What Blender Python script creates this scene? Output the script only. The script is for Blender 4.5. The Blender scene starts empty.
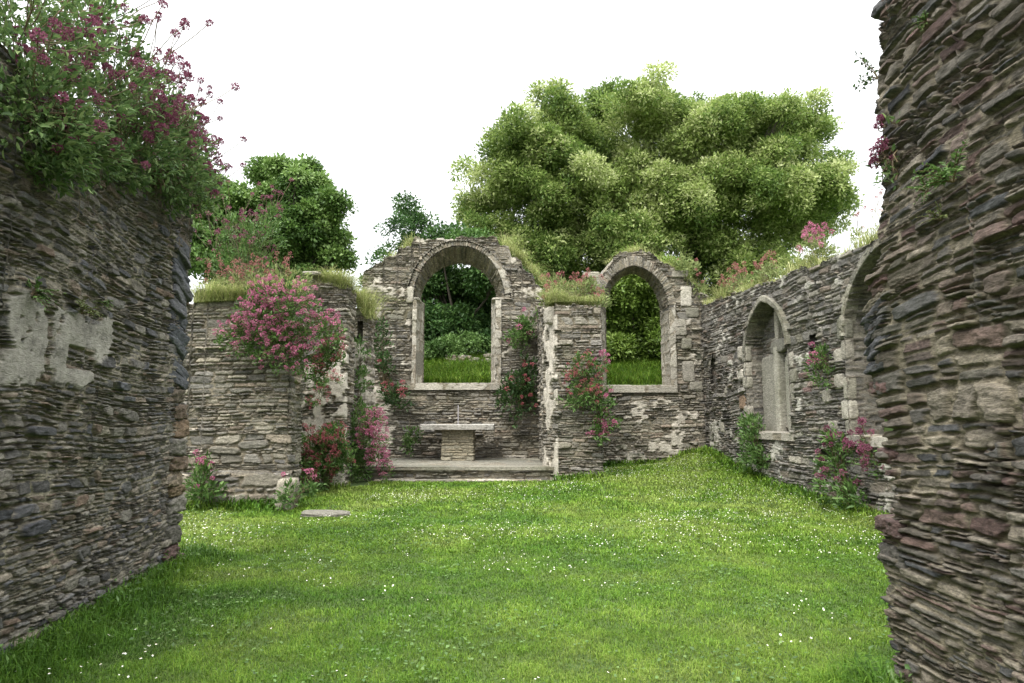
import bpy, math, random
import numpy as np
from mathutils import Vector

# ------------------------------------------------------------------ camera, sky, sun, exposure
SC = bpy.context.scene
COL = SC.collection
EYE = 1.6
PITCH = math.atan(78.5 / 683.0)
cam_data = bpy.data.cameras.new('camera')
cam_data.lens = 24.01
cam_data.sensor_width = 36.0
cam_data.clip_start = 0.05
cam_data.clip_end = 5000
cam = bpy.data.objects.new('camera', cam_data)
COL.objects.link(cam)
cam.location = (0, 0, EYE)
cam.rotation_euler = (math.pi / 2 + PITCH, 0, 0)
SC.camera = cam

SUN_EL, SUN_AZ = math.radians(50), math.radians(205)      # azimuth from +Y, clockwise: behind the camera, a little left
world = bpy.data.worlds.new('World')
SC.world = world
world.use_nodes = True
wn, wl = world.node_tree.nodes, world.node_tree.links
wn.clear()
w_out = wn.new('ShaderNodeOutputWorld')
w_bg = wn.new('ShaderNodeBackground')
w_bg.inputs['Strength'].default_value = 0.1
sky = wn.new('ShaderNodeTexSky')
sky.sky_type = 'NISHITA'
sky.sun_disc = False
sky.sun_elevation = SUN_EL
sky.sun_rotation = SUN_AZ
hsv = wn.new('ShaderNodeHueSaturation')
hsv.inputs['Saturation'].default_value = 0.25
wl.new(sky.outputs[0], hsv.inputs['Color'])
tc = wn.new('ShaderNodeTexCoord')
sx = wn.new('ShaderNodeSeparateXYZ')
wl.new(tc.outputs['Generated'], sx.inputs[0])
ramp = wn.new('ShaderNodeValToRGB')
ramp.color_ramp.elements[0].position = 0.0
ramp.color_ramp.elements[0].color = (.34, .35, .36, 1)
ramp.color_ramp.elements[1].position = 0.95
ramp.color_ramp.elements[1].color = (1.4, 1.4, 1.39, 1)
e = ramp.color_ramp.elements.new(0.5)
e.color = (.42, .425, .43, 1)
wl.new(sx.outputs['Z'], ramp.inputs[0])
cl = wn.new('ShaderNodeTexNoise')
cl.inputs['Scale'].default_value = 2.0
cl.inputs['Detail'].default_value = 4
wl.new(tc.outputs['Generated'], cl.inputs['Vector'])
clr = wn.new('ShaderNodeMapRange')
clr.inputs['To Min'].default_value = 20
clr.inputs['To Max'].default_value = 23.5
wl.new(cl.outputs['Fac'], clr.inputs['Value'])
vm = wn.new('ShaderNodeVectorMath')
vm.operation = 'SCALE'
wl.new(ramp.outputs[0], vm.inputs[0])
wl.new(clr.outputs[0], vm.inputs['Scale'])
mixw = wn.new('ShaderNodeMix')
mixw.data_type = 'RGBA'
mixw.inputs['Factor'].default_value = 0.85
wl.new(hsv.outputs[0], mixw.inputs['A'])
wl.new(vm.outputs[0], mixw.inputs['B'])
wl.new(mixw.outputs['Result'], w_bg.inputs['Color'])
wl.new(w_bg.outputs[0], w_out.inputs[0])

sun_data = bpy.data.lights.new('sun', 'SUN')
sun_data.energy = 1.5
sun_data.angle = math.radians(22)
sun_data.color = (1.0, 0.96, 0.9)
sun = bpy.data.objects.new('sun', sun_data)
COL.objects.link(sun)
sdir = Vector((math.sin(SUN_AZ) * math.cos(SUN_EL), math.cos(SUN_AZ) * math.cos(SUN_EL), math.sin(SUN_EL)))
sun.rotation_euler = sdir.to_track_quat('Z', 'Y').to_euler()

SC.view_settings.view_transform = 'Standard'
SC.view_settings.look = 'None'
SC.view_settings.exposure = 1.2
SC.view_settings.gamma = 1
SC.view_settings.use_curve_mapping = False
SC.cycles.max_bounces = 6
SC.cycles.diffuse_bounces = 4
SC.cycles.transmission_bounces = 4

# ------------------------------------------------------------------ numeric helpers
def at(u, v, Y):
    """a point of the place seen in direction (u, v) of the 1024x683 picture, Y metres ahead"""
    cx, cy = (u - 512) / 683.0, (341.5 - v) / 683.0
    d = (cx, math.cos(PITCH) - cy * math.sin(PITCH), math.sin(PITCH) + cy * math.cos(PITCH))
    t = Y / d[1]
    return np.array((d[0] * t, Y, EYE + d[2] * t))

def hsh(i, j, seed):
    h = (i.astype(np.int64) * 374761393 + j.astype(np.int64) * 668265263 + int(seed) * 2147483647 * 7) & 0xFFFFFFFF
    h = ((h ^ (h >> 13)) * 1274126177) & 0xFFFFFFFF
    h = ((h ^ (h >> 16)) * 2246822519) & 0xFFFFFFFF
    h = h ^ (h >> 15)
    return (h & 0xFFFFFF) / float(0x1000000)

def vn(x, y, seed=0):
    x = np.asarray(x, float); y = np.asarray(y, float)
    x, y = np.broadcast_arrays(x, y)
    i, j = np.floor(x), np.floor(y)
    fx, fy = x - i, y - j
    fx = fx * fx * (3 - 2 * fx); fy = fy * fy * (3 - 2 * fy)
    a, b = hsh(i, j, seed), hsh(i + 1, j, seed)
    c, d = hsh(i, j + 1, seed), hsh(i + 1, j + 1, seed)
    return (a * (1 - fx) + b * fx) * (1 - fy) + (c * (1 - fx) + d * fx) * fy

def fbm(x, y, seed=0, o=4):
    t, a, s = 0, .5, 0
    for k in range(o):
        t = t + a * vn(x * 2 ** k, y * 2 ** k, seed + 17 * k); s += a; a *= .5
    return t / s

def sst(a, b, x):
    t = np.clip((x - a) / (b - a), 0, 1)
    return t * t * (3 - 2 * t)

def pip(px, pz, poly):
    inside = np.zeros(px.shape, bool)
    n = len(poly)
    for k in range(n):
        x1, z1 = poly[k]; x2, z2 = poly[(k + 1) % n]
        c = ((z1 > pz) != (z2 > pz))
        if z1 != z2:
            inside ^= c & (px < (x2 - x1) * (pz - z1) / (z2 - z1) + x1)
    return inside

def link(name, verts, faces_flat, loop_totals, mats, parent=None, attrs=None, smooth=True, mat_idx=None):
    me = bpy.data.meshes.new(name)
    nv, nl, nf = len(verts), len(faces_flat), len(loop_totals)
    me.vertices.add(nv); me.vertices.foreach_set('co', np.asarray(verts, np.float32).ravel())
    me.loops.add(nl); me.loops.foreach_set('vertex_index', np.asarray(faces_flat, np.int32))
    me.polygons.add(nf)
    lt = np.asarray(loop_totals, np.int32)
    ls = np.concatenate(([0], np.cumsum(lt)[:-1])).astype(np.int32)
    me.polygons.foreach_set('loop_start', ls)
    me.polygons.foreach_set('loop_total', lt)
    if smooth:
        me.polygons.foreach_set('use_smooth', np.ones(nf, bool))
    if mat_idx is not None:
        me.polygons.foreach_set('material_index', np.asarray(mat_idx, np.int32))
    me.update(calc_edges=True)
    if attrs:
        for k, a in attrs.items():
            at_ = me.attributes.new(k, 'FLOAT_COLOR', 'POINT')
            at_.data.foreach_set('color', np.asarray(a, np.float32).ravel())
    for m in (mats if isinstance(mats, (list, tuple)) else [mats]):
        me.materials.append(m)
    o = bpy.data.objects.new(name, me)
    COL.objects.link(o)
    if parent is not None:
        o.parent = parent
        o.matrix_parent_inverse = parent_inverse(parent)
    return o

def world_of(o):
    from mathutils import Matrix
    m = Matrix.Translation(o.location)
    return m if o.parent is None else world_of(o.parent) @ o.matrix_parent_inverse @ m

def parent_inverse(p):
    return world_of(p).inverted()

def tag(o, label, cat, group=None, kind=None):
    if label: o['label'] = label
    if cat: o['category'] = cat
    if group: o['group'] = group
    if kind: o['kind'] = kind
    return o

def thing(name, label, cat, loc=(0, 0, 0), group=None):
    o = bpy.data.objects.new(name, None)
    o.empty_display_size = .2
    COL.objects.link(o)
    o.location = tuple(float(c) for c in loc)
    return tag(o, label, cat, group, 'thing')

class Acc:
    """collects grid patches and lists of faces into one mesh"""
    def __init__(self):
        self.v, self.f, self.t, self.a, self.n = [], [], [], [], 0
    def grid(self, P, A, keep=None):
        ni, nj = P.shape[:2]
        idx = np.arange(ni * nj).reshape(ni, nj) + self.n
        q = np.stack([idx[:-1, :-1], idx[1:, :-1], idx[1:, 1:], idx[:-1, 1:]], -1).reshape(-1, 4)
        if keep is not None:
            q = q[keep.ravel()]
        self.v.append(P.reshape(-1, 3)); self.a.append(A.reshape(-1, 4))
        self.f.append(q.ravel()); self.t.append(np.full(len(q), 4)); self.n += ni * nj
    def build(self, name, mats, parent=None, smooth=True):
        return link(name, np.concatenate(self.v), np.concatenate(self.f), np.concatenate(self.t), mats, parent,
                    {'col': np.concatenate(self.a)}, smooth)

# ------------------------------------------------------------------ materials
def nodes(mat):
    mat.use_nodes = True
    n, l = mat.node_tree.nodes, mat.node_tree.links
    n.clear()
    out = n.new('ShaderNodeOutputMaterial')
    return n, l, out

def set_ramp(r, cols):
    el = r.color_ramp.elements
    el[0].position = 0; el[0].color = (*cols[0], 1)
    el[1].position = 1; el[1].color = (*cols[-1], 1)
    for k in range(1, len(cols) - 1):
        x = el.new(k / (len(cols) - 1)); x.color = (*cols[k], 1)

def mixc(n, l, fac, a, b, mode='MIX'):
    m = n.new('ShaderNodeMix'); m.data_type = 'RGBA'; m.blend_type = mode
    for s, x in (('Factor', fac), ('A', a), ('B', b)):
        if hasattr(x, 'links'): l.new(x, m.inputs[s])
        elif isinstance(x, (int, float)): m.inputs[s].default_value = x
        else: m.inputs[s].default_value = (*x, 1)
    return m.outputs['Result']

def noise(n, l, vec, scale, detail=4, rough=.6, stretch=None):
    t = n.new('ShaderNodeTexNoise')
    t.inputs['Scale'].default_value = scale; t.inputs['Detail'].default_value = detail
    t.inputs['Roughness'].default_value = rough
    if stretch:
        mp = n.new('ShaderNodeMapping'); mp.inputs['Scale'].default_value = stretch
        l.new(vec, mp.inputs[0]); vec = mp.outputs[0]
    l.new(vec, t.inputs['Vector'])
    return t.outputs['Fac']

def rng_(n, l, x, a, b, c=0, d=1):
    m = n.new('ShaderNodeMapRange'); m.clamp = True
    for k, v in zip(('From Min', 'From Max', 'To Min', 'To Max'), (a, b, c, d)): m.inputs[k].default_value = v
    l.new(x, m.inputs['Value'])
    return m.outputs[0]

def stone_mat(name, cols, mortar, plaster=(.5, .48, .43), lichen=.35, lichen_col=(.42, .42, .36), moss=.25, val=(.65, 1.35), stain=.3):
    mat = bpy.data.materials.new(name)
    n, l, out = nodes(mat)
    b = n.new('ShaderNodeBsdfPrincipled'); b.inputs['Roughness'].default_value = .9
    b.inputs['Specular IOR Level'].default_value = .25
    a = n.new('ShaderNodeAttribute'); a.attribute_name = 'col'
    s = n.new('ShaderNodeSeparateColor'); l.new(a.outputs['Color'], s.inputs[0])
    g = n.new('ShaderNodeTexCoord').outputs['Object']
    r = n.new('ShaderNodeValToRGB'); set_ramp(r, cols); l.new(s.outputs[0], r.inputs[0])
    n1 = noise(n, l, g, 14, 6, .65, (1, 1, 2.5))
    n2 = noise(n, l, g, 60, 5, .75, (.6, .6, 2.2))
    n3 = noise(n, l, g, 1.1, 4, .6)
    n4 = noise(n, l, g, 34, 6, .7)
    v1 = rng_(n, l, s.outputs[1], 0, 1, *val)
    v2 = rng_(n, l, n1, .28, .72, .5, 1.5)
    v3 = rng_(n, l, n2, .32, .68, .5, 1.5)
    mm = n.new('ShaderNodeMath'); mm.operation = 'MULTIPLY'; l.new(v1, mm.inputs[0]); l.new(v2, mm.inputs[1])
    m2 = n.new('ShaderNodeMath'); m2.operation = 'MULTIPLY'; l.new(mm.outputs[0], m2.inputs[0]); l.new(v3, m2.inputs[1])
    vs = n.new('ShaderNodeVectorMath'); vs.operation = 'SCALE'; l.new(r.outputs[0], vs.inputs[0]); l.new(m2.outputs[0], vs.inputs['Scale'])
    c = vs.outputs[0]
    m3 = n.new('ShaderNodeMath'); m3.operation = 'MULTIPLY'; l.new(v2, m3.inputs[0]); l.new(v3, m3.inputs[1])
    mv = n.new('ShaderNodeVectorMath'); mv.operation = 'SCALE'; mv.inputs[0].default_value = mortar; l.new(m3.outputs[0], mv.inputs['Scale'])
    c = mixc(n, l, s.outputs[2], c, mv.outputs[0])
    # lichen: pale crusts with crisp outlines
    lf = rng_(n, l, n4, .60, .66, 0, lichen * 2)
    lm = rng_(n, l, n3, .42, .62, .15, 1)
    lq = n.new('ShaderNodeMath'); lq.operation = 'MULTIPLY'; lq.use_clamp = True; l.new(lf, lq.inputs[0]); l.new(lm, lq.inputs[1])
    c = mixc(n, l, lq.outputs[0], c, lichen_col)
    # moss and algae film in broad irregular patches
    n5 = noise(n, l, g, .8, 6, .7)
    mf = rng_(n, l, n5, .52, .68, 0, moss)
    c = mixc(n, l, mf, c, (.075, .085, .03))
    # lime render
    pr = n.new('ShaderNodeValToRGB'); set_ramp(pr, [tuple(x * .45 for x in plaster), plaster, tuple(min(x * 1.35, .75) for x in plaster)])
    l.new(rng_(n, l, noise(n, l, g, 6, 9, .78), .33, .67), pr.inputs[0])
    c = mixc(n, l, a.outputs['Alpha'], c, pr.outputs[0])
    l.new(c, b.inputs['Base Color'])
    bp = n.new('ShaderNodeBump'); bp.inputs['Strength'].default_value = .8; bp.inputs['Distance'].default_value = .03
    bn = n.new('ShaderNodeMath'); bn.operation = 'ADD'; l.new(n2, bn.inputs[0]); l.new(n1, bn.inputs[1])
    l.new(bn.outputs[0], bp.inputs['Height']); l.new(bp.outputs[0], b.inputs['Normal'])
    l.new(b.outputs[0], out.inputs[0])
    return mat

def leaf_mat(name, cols, trans=.3, rough=.5, spec=.3, val=(.7, 1.3)):
    mat = bpy.data.materials.new(name)
    n, l, out = nodes(mat)
    a = n.new('ShaderNodeAttribute'); a.attribute_name = 'col'
    s = n.new('ShaderNodeSeparateColor'); l.new(a.outputs['Color'], s.inputs[0])
    r = n.new('ShaderNodeValToRGB'); set_ramp(r, cols); l.new(s.outputs[0], r.inputs[0])
    vs = n.new('ShaderNodeVectorMath'); vs.operation = 'SCALE'
    l.new(r.outputs[0], vs.inputs[0]); l.new(rng_(n, l, s.outputs[1], 0, 1, *val), vs.inputs['Scale'])
    b = n.new('ShaderNodeBsdfPrincipled'); b.inputs['Roughness'].default_value = rough
    b.inputs['Specular IOR Level'].default_value = spec
    l.new(vs.outputs[0], b.inputs['Base Color'])
    t = n.new('ShaderNodeBsdfTranslucent'); l.new(vs.outputs[0], t.inputs['Color'])
    m = n.new('ShaderNodeMixShader'); m.inputs[0].default_value = trans
    l.new(b.outputs[0], m.inputs[1]); l.new(t.outputs[0], m.inputs[2]); l.new(m.outputs[0], out.inputs[0])
    return mat

def plain_mat(name, c, rough=.8, var=.3, scale=8):
    mat = bpy.data.materials.new(name)
    n, l, out = nodes(mat)
    b = n.new('ShaderNodeBsdfPrincipled'); b.inputs['Roughness'].default_value = rough
    g = n.new('ShaderNodeTexCoord').outputs['Object']
    vs = n.new('ShaderNodeVectorMath'); vs.operation = 'SCALE'; vs.inputs[0].default_value = c
    nn = noise(n, l, g, scale, 6, .65)
    l.new(rng_(n, l, nn, .25, .75, 1 - var, 1 + var), vs.inputs['Scale'])
    l.new(vs.outputs[0], b.inputs['Base Color'])
    bp = n.new('ShaderNodeBump'); bp.inputs['Strength'].default_value = .4; bp.inputs['Distance'].default_value = .01
    l.new(noise(n, l, g, scale * 6, 4, .6), bp.inputs['Height']); l.new(bp.outputs[0], b.inputs['Normal'])
    l.new(b.outputs[0], out.inputs[0])
    return mat

M = {}
M['left'] = stone_mat('slate_left', [(.06, .06, .064), (.125, .118, .105), (.18, .168, .14), (.085, .088, .098), (.225, .205, .165), (.145, .105, .08)],
                      (.27, .245, .185), plaster=(.33, .315, .275), lichen=.32, lichen_col=(.27, .26, .21), moss=.28)
M['right'] = stone_mat('slate_right', [(.065, .066, .068), (.14, .125, .102), (.115, .075, .066), (.175, .155, .12), (.062, .065, .07), (.215, .188, .142), (.13, .115, .098)],
                       (.23, .20, .145), lichen=.25, lichen_col=(.26, .24, .18), moss=.2)
M['far'] = stone_mat('slate_far', [(.115, .11, .097), (.20, .185, .155), (.275, .25, .20), (.155, .147, .137), (.33, .30, .24), (.20, .158, .122)],
                     (.22, .19, .14), plaster=(.50, .46, .39), lichen=.5, lichen_col=(.44, .42, .35), moss=.32)
M['south'] = stone_mat('slate_south', [(.11, .105, .095), (.185, .175, .155), (.23, .215, .185), (.14, .132, .125), (.26, .24, .195), (.175, .135, .11)],
                       (.19, .17, .14), plaster=(.48, .46, .40), lichen=.45, lichen_col=(.42, .41, .36), moss=.25)
M['pale'] = stone_mat('dressed_stone', [(.31, .29, .24), (.40, .37, .31), (.27, .25, .21), (.46, .43, .365)], (.25, .22, .17),
                      lichen=.35, lichen_col=(.22, .22, .18), moss=.35, val=(.8, 1.2))
M['grey'] = stone_mat('weathered_dressed_stone', [(.19, .18, .145), (.25, .235, .19), (.15, .145, .12), (.29, .27, .22)], (.2, .18, .14),
                      lichen=.5, lichen_col=(.36, .35, .30), moss=.4, val=(.7, 1.3))
M['palegrey'] = stone_mat('lichened_render', [(.25, .24, .20), (.31, .295, .245), (.22, .215, .175)], (.2, .18, .14), lichen=.35, lichen_col=(.40, .39, .32), moss=.35, val=(.8, 1.2))
M['buff'] = stone_mat('buff_rubble', [(.24, .21, .15), (.32, .28, .20), (.28, .26, .20), (.36, .32, .23)], (.2, .18, .13), lichen=.3, moss=.1)
M['slab'] = stone_mat('slab_stone', [(.34, .33, .30), (.40, .38, .34)], (.3, .28, .25), lichen=.3, lichen_col=(.22, .21, .18), moss=.15, val=(.9, 1.1))
M['dark'] = stone_mat('dark_slate', [(.075, .08, .092), (.12, .125, .138), (.10, .098, .10)], (.1, .09, .08), lichen=.2, lichen_col=(.25, .24, .22), moss=.1)
M['ochre'] = stone_mat('ochre_stone', [(.20, .15, .095), (.18, .125, .085), (.15, .125, .10), (.24, .195, .13)], (.2, .17, .12), lichen=.2, moss=.1)
M['purple'] = stone_mat('purple_stone', [(.12, .075, .068), (.14, .095, .085), (.10, .068, .062)], (.2, .17, .12), lichen=.25, moss=.08)
M['bark'] = plain_mat('bark', (.06, .05, .038), .95, .4, 6)
M['stem'] = leaf_mat('stem', [(.10, .10, .035), (.13, .09, .05), (.16, .12, .07)], .05)
M['twig'] = leaf_mat('dry_twig', [(.12, .09, .06), (.2, .16, .11)], 0)

# ------------------------------------------------------------------ masonry pattern
STY = {
    'left': dict(rh=.040, rs=.45, ln=(1.5, 4.5), jw=.006, jd=.028, pr=.011, tilt=.010, warp=1.1, split=.3, nbig=2.8, big=((.06, .2), (.028, .065)), bulge=.09),
    'right': dict(rh=.050, rs=.45, ln=(1.6, 5.0), jw=.009, jd=.026, pr=.011, tilt=.009, warp=1.3, split=.28, nbig=2.4, big=((.08, .24), (.03, .06)), bulge=.10),
    'far': dict(rh=.064, rs=.45, ln=(2.0, 6), jw=.008, jd=.045, pr=.024, tilt=.018, warp=.8, split=.25, nbig=.35, big=((.14, .34), (.06, .10)), bulge=.10),
    'plinth': dict(rh=.17, rs=.3, ln=(1.2, 3), jw=.025, jd=.035, pr=.022, tilt=.012, warp=1.2, split=.12, nbig=.4, big=((.2, .4), (.09, .15)), bulge=.08),
    'vous': dict(rh=.075, rs=.3, ln=(5, 12), jw=.010, jd=.03, pr=.014, tilt=.008, warp=.4, split=.15, nbig=0, big=None, bulge=.02),
    'ashlar': dict(rh=.34, rs=.25, ln=(1.2, 2.2), jw=.012, jd=.012, pr=.007, tilt=.004, warp=.25, split=0, nbig=0, big=None, bulge=.015),
    'slab': dict(rh=1.2, rs=.1, ln=(1.0, 1.6), jw=.008, jd=.008, pr=.004, tilt=.003, warp=.1, split=0, nbig=0, big=None, bulge=.012),
    'block': dict(rh=.10, rs=.35, ln=(1.8, 4.5), jw=.012, jd=.022, pr=.010, tilt=.008, warp=.5, split=.3, nbig=0, big=None, bulge=.02),
}

def masonry(S, Z, style, seed):
    st = STY[style]
    R = np.random.RandomState(seed)
    shp = S.shape
    s0 = S.ravel(); z0 = Z.ravel()
    w = st['warp']; rh = st['rh']
    s = s0 + (vn(s0 * 2.3, z0 * 6, seed + 1) - .5) * .10 * w + (fbm(s0 * 9, z0 * 15, seed + 9, 3) - .5) * .05 * w
    z = z0 + (vn(s0 * .55, z0 * .4, seed + 2) - .5) * .15 * w + (vn(s0 * 2.0, z0 * 3, seed + 3) - .5) * rh * .6 * w \
        + (fbm(s0 * 9, z0 * 18, seed + 4, 3) - .5) * rh * .42
    rows = [z.min() - .5]
    while rows[-1] < z.max() + .5:
        rows.append(rows[-1] + rh * float(np.exp(R.randn() * st['rs'])))
    rb = np.array(rows)
    ri = np.clip(np.searchsorted(rb, z) - 1, 0, len(rb) - 2)
    lo, hi = rb[ri].copy(), rb[ri + 1].copy()
    left = np.empty_like(s); right = np.empty_like(s); si = np.zeros(len(s), int)
    order = np.argsort(ri, kind='stable'); cuts = np.searchsorted(ri[order], np.arange(len(rb)))
    for r in range(len(rb) - 1):
        ix = order[cuts[r]:cuts[r + 1]]
        if not len(ix): continue
        h = rb[r + 1] - rb[r]
        span = s.max() - s.min() + 4
        nn = int(span / (np.clip(h, rh * .6, rh * 1.5) * st['ln'][0])) + 4
        L = np.clip(h, rh * .6, rh * 1.5) * R.uniform(*st['ln'], nn)
        b = s.min() - 2 + np.cumsum(L) - L[0] * R.rand()
        k = np.clip(np.searchsorted(b, s[ix]) - 1, 0, nn - 2)
        left[ix] = b[k]; right[ix] = b[k + 1]; si[ix] = k
    # some stones are really two or three thin ones
    sp = hsh(ri, si, seed + 5)
    lay = np.where(sp < st['split'] * .4, 3, np.where(sp < st['split'], 2, 1))
    hh = (hi - lo) / lay
    li = np.clip(np.floor((z - lo) / hh), 0, lay - 1)
    lo = lo + li * hh; hi = lo + hh
    key = ri * 7 + li.astype(int)
    # no two edges of a stone are parallel
    x_ = (s - (left + right) / 2) / (right - left); y_ = (z - (lo + hi) / 2) / (hi - lo); H_ = hi - lo
    w1, w2, w3, w4 = (hsh(key, si, seed + q) - .5 for q in (61, 62, 63, 64))
    g1 = np.abs(w1) + np.abs(w2)
    ds = np.minimum(s - left + w3 * y_ * H_ * .9 - np.abs(w3) * H_ * .45, right - s + w4 * y_ * H_ * .9 - np.abs(w4) * H_ * .45)
    dz = np.minimum(z - lo + (w1 * x_ - np.abs(w1) * .5) * H_ * .36, hi - z + (w2 * x_ - np.abs(w2) * .5) * H_ * .36)
    ds = np.maximum(ds, 1e-4); dz = np.maximum(dz, 1e-4)
    e = (ds ** -3 + dz ** -3) ** (-1 / 3.)
    zc = (z - (lo + hi) / 2) / (hi - lo); sc = (s - (left + right) / 2) / (right - left)
    i1, i2, i3, i4, i5 = (hsh(key, si, seed + q) for q in (11, 12, 13, 14, 15))
    size = hi - lo
    if st['nbig']:
        area = (s0.max() - s0.min()) * (z0.max() - z0.min())
        for q in range(int(area * st['nbig'])):
            a_, b_ = R.uniform(*st['big'][0]), R.uniform(*st['big'][1])
            cs, cz = R.uniform(s0.min(), s0.max()), R.uniform(z0.min(), z0.max())
            tl = R.uniform(-.15, .15); r5 = R.rand(5)
            m = np.where((np.abs(s - cs) < a_ * 1.3) & (np.abs(z - cz) < b_ * 1.6))[0]
            if not len(m): continue
            x, y = s[m] - cs, z[m] - cz
            y = y - x * tl
            qv = (np.abs(x / a_) ** 3.5 + np.abs(y / b_) ** 3.5) ** (1 / 3.5)
            k = qv < 1.12
            mi = m[k]; qv = qv[k]
            e[mi] = np.maximum((1 - qv) * b_, 1e-4)
            zc[mi] = y[k] / b_ * .5; sc[mi] = x[k] / a_ * .5
            i1[mi] = r5[0]; i2[mi] = r5[1]; i3[mi] = r5[2]; i4[mi] = r5[3]; i5[mi] = r5[4]
            size[mi] = b_ * 2
    jw = np.minimum(st['jw'] * (.4 + 1.2 * vn(s0 * 4, z0 * 4, seed + 21)), size * .22)
    prof = sst(0, .003 + np.minimum(size, .1) * .07, e - jw / 2)
    strata = (vn(s0 * 7, z0 * 70 + 40 * i1, seed + 31) - .5) * .008 + (fbm(s0 * 13, z0 * 26, seed + 32, 5) - .5) * .030
    h = (i3 - .45) * 2 * st['pr'] + (i4 - .3) * 2 * st['tilt'] * -zc * 1.6 + (i5 - .5) * 2 * st['tilt'] * sc + strata * min(1, st['pr'] / .014)
    h = h + np.where(i3 > .93, st['pr'] * 1.5, 0)
    mort_h = -st['jd'] * (.25 + 1.5 * vn(s0 * 2.2, z0 * 4, seed + 33)) + (fbm(s0 * 13, z0 * 22, seed + 34, 4) - .5) * .034
    h = mort_h * (1 - prof) + h * prof
    h = h + (fbm(s0 * .7, z0 * .8, seed + 41, 3) - .5) * st['bulge']
    mort = (1 - sst(.1, .5, prof)) * sst(.25, .5, vn(s0 * 1.6, z0 * 2.1, seed + 35) + .25)
    A = np.stack([i1, i2, mort, np.zeros_like(mort)], -1)
    return h.reshape(shp), A.reshape(shp + (4,))

def surf_into(acc, P, S, Z, style, seed, N=None, keep=None, plaster=None, post=None, flip=False):
    h, A = masonry(S, Z, style, seed)
    if plaster is not None:
        w = plaster(P)
        hp = .020 + (fbm(S * 4, Z * 4, seed + 51, 6) - .5) * .045
        h = h * (1 - w) + hp * w
        A[..., 3] = w
    if N is None:
        gs = np.gradient(P, axis=0); gz = np.gradient(P, axis=1)
        N = np.cross(gs, gz)
        N /= np.maximum(np.linalg.norm(N, axis=-1, keepdims=True), 1e-9)
        if flip: N = -N
    Q = P + N * h[..., None]
    if post is not None: Q = post(Q)
    if flip:
        Q = Q[::-1]; A = A[::-1]
        keep = keep[::-1] if keep is not None else None
    acc.grid(Q, A, keep)

def wall_path(pts, res, rad=.05):
    """closed CCW footprint -> samples with small rounded corners; res per segment"""
    n = len(pts); out = []
    pts = [np.array(p, float) for p in pts]
    for k in range(n):
        p, q = pts[k], pts[(k + 1) % n]
        d = (q - p) / np.linalg.norm(q - p)
        a, b = p + d * rad, q - d * rad
        m = max(2, int(np.linalg.norm(b - a) / res[k]))
        for t in np.linspace(0, 1, m): out.append(a + (b - a) * t)
        r = pts[(k + 2) % n]
        d2 = (r - q) / np.linalg.norm(r - q)
        c = q + d2 * rad
        for t in (.25, .5, .75): out.append((1 - t) ** 2 * b + 2 * t * (1 - t) * q + t * t * c)
    out.append(out[0])
    return np.array(out)

def add_wall(acc, pts, res, zres, zbot, ztop, style, seed, hole=None, plaster=None, post=None, ragged=.07, cap=True, caplines=None):
    path = wall_path(pts, res)
    seg = np.linalg.norm(np.diff(path, axis=0), axis=1)
    s = np.concatenate(([0], np.cumsum(seg)))
    zt = np.array([ztop(p[0], p[1]) for p in path])
    cell = np.floor(path[:, 0] * 3.7 + .5) * 31 + np.floor(path[:, 1] * 3.7)
    zt = zt + (hsh(cell.astype(int), np.zeros(len(cell), int), seed) - .5) * 2 * ragged + (vn(s * 9, 0 * s, seed) - .5) * ragged
    zt[-1] = zt[0]
    zmax = zt.max()
    nz = int((zmax - zbot) / zres)
    t = np.linspace(0, 1, nz)
    Z = zbot + (zt[:, None] - zbot) * t[None]
    S = np.repeat(s[:, None], nz, 1)
    P = np.stack([np.repeat(path[:, 0][:, None], nz, 1), np.repeat(path[:, 1][:, None], nz, 1), Z], -1)
    tg = np.gradient(path, axis=0)
    tg[0] = tg[-1] = (path[1] - path[-2])
    tg /= np.linalg.norm(tg, axis=1, keepdims=True) + 1e-9
    N = np.zeros_like(P); N[..., 0] = tg[:, 1][:, None]; N[..., 1] = -tg[:, 0][:, None]
    keep = None
    if hole is not None:
        C = (P[:-1, :-1] + P[1:, 1:]) / 2
        keep = ~hole(C)
    surf_into(acc, P, S, Z, style, seed, N=N, keep=keep, plaster=plaster, post=post)
    if cap:       # the broken top: strips from the first long side to the opposite one
        (a0, a1), (b0, b1) = caplines or ((pts[0], pts[1]), (pts[3], pts[2]))
        ln = math.hypot(a1[0] - a0[0], a1[1] - a0[1])
        half = max(8, int(ln / .05)); m = 16
        q = np.linspace(0, 1, half)[:, None]
        a = np.array(a0, float) * (1 - q) + np.array(a1, float) * q
        b = np.array(b0, float) * (1 - q) + np.array(b1, float) * q
        tt = (np.linspace(0, 1, m) * .98 + .01)[None, :, None]
        XY = a[:, None] * (1 - tt) + b[:, None] * tt
        ins = np.linspace(0, 1, m); dome = (np.minimum(ins, 1 - ins) * 2)[None]
        zz = np.array([[ztop(p[0], p[1]) for p in row] for row in XY])
        zz = zz - ragged * .6 + dome ** .5 * (ragged * .6 + .03) + (fbm(XY[..., 0] * 4, XY[..., 1] * 4, seed + 3) - .5) * ragged * 2 * np.minimum(1, dome * 2)
        Pc = np.concatenate([XY, zz[..., None]], -1)
        h, Ac = masonry(np.repeat(q * ln, m, 1), np.broadcast_to(ins[None] * .9, (half, m)).copy(), style, seed + 77)
        Pc[..., 2] += h * .8
        acc.grid(Pc[::-1] if (a1[0]-a0[0])*(b0[1]-a0[1])-(a1[1]-a0[1])*(b0[0]-a0[0]) < 0 else Pc, Ac)

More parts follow.
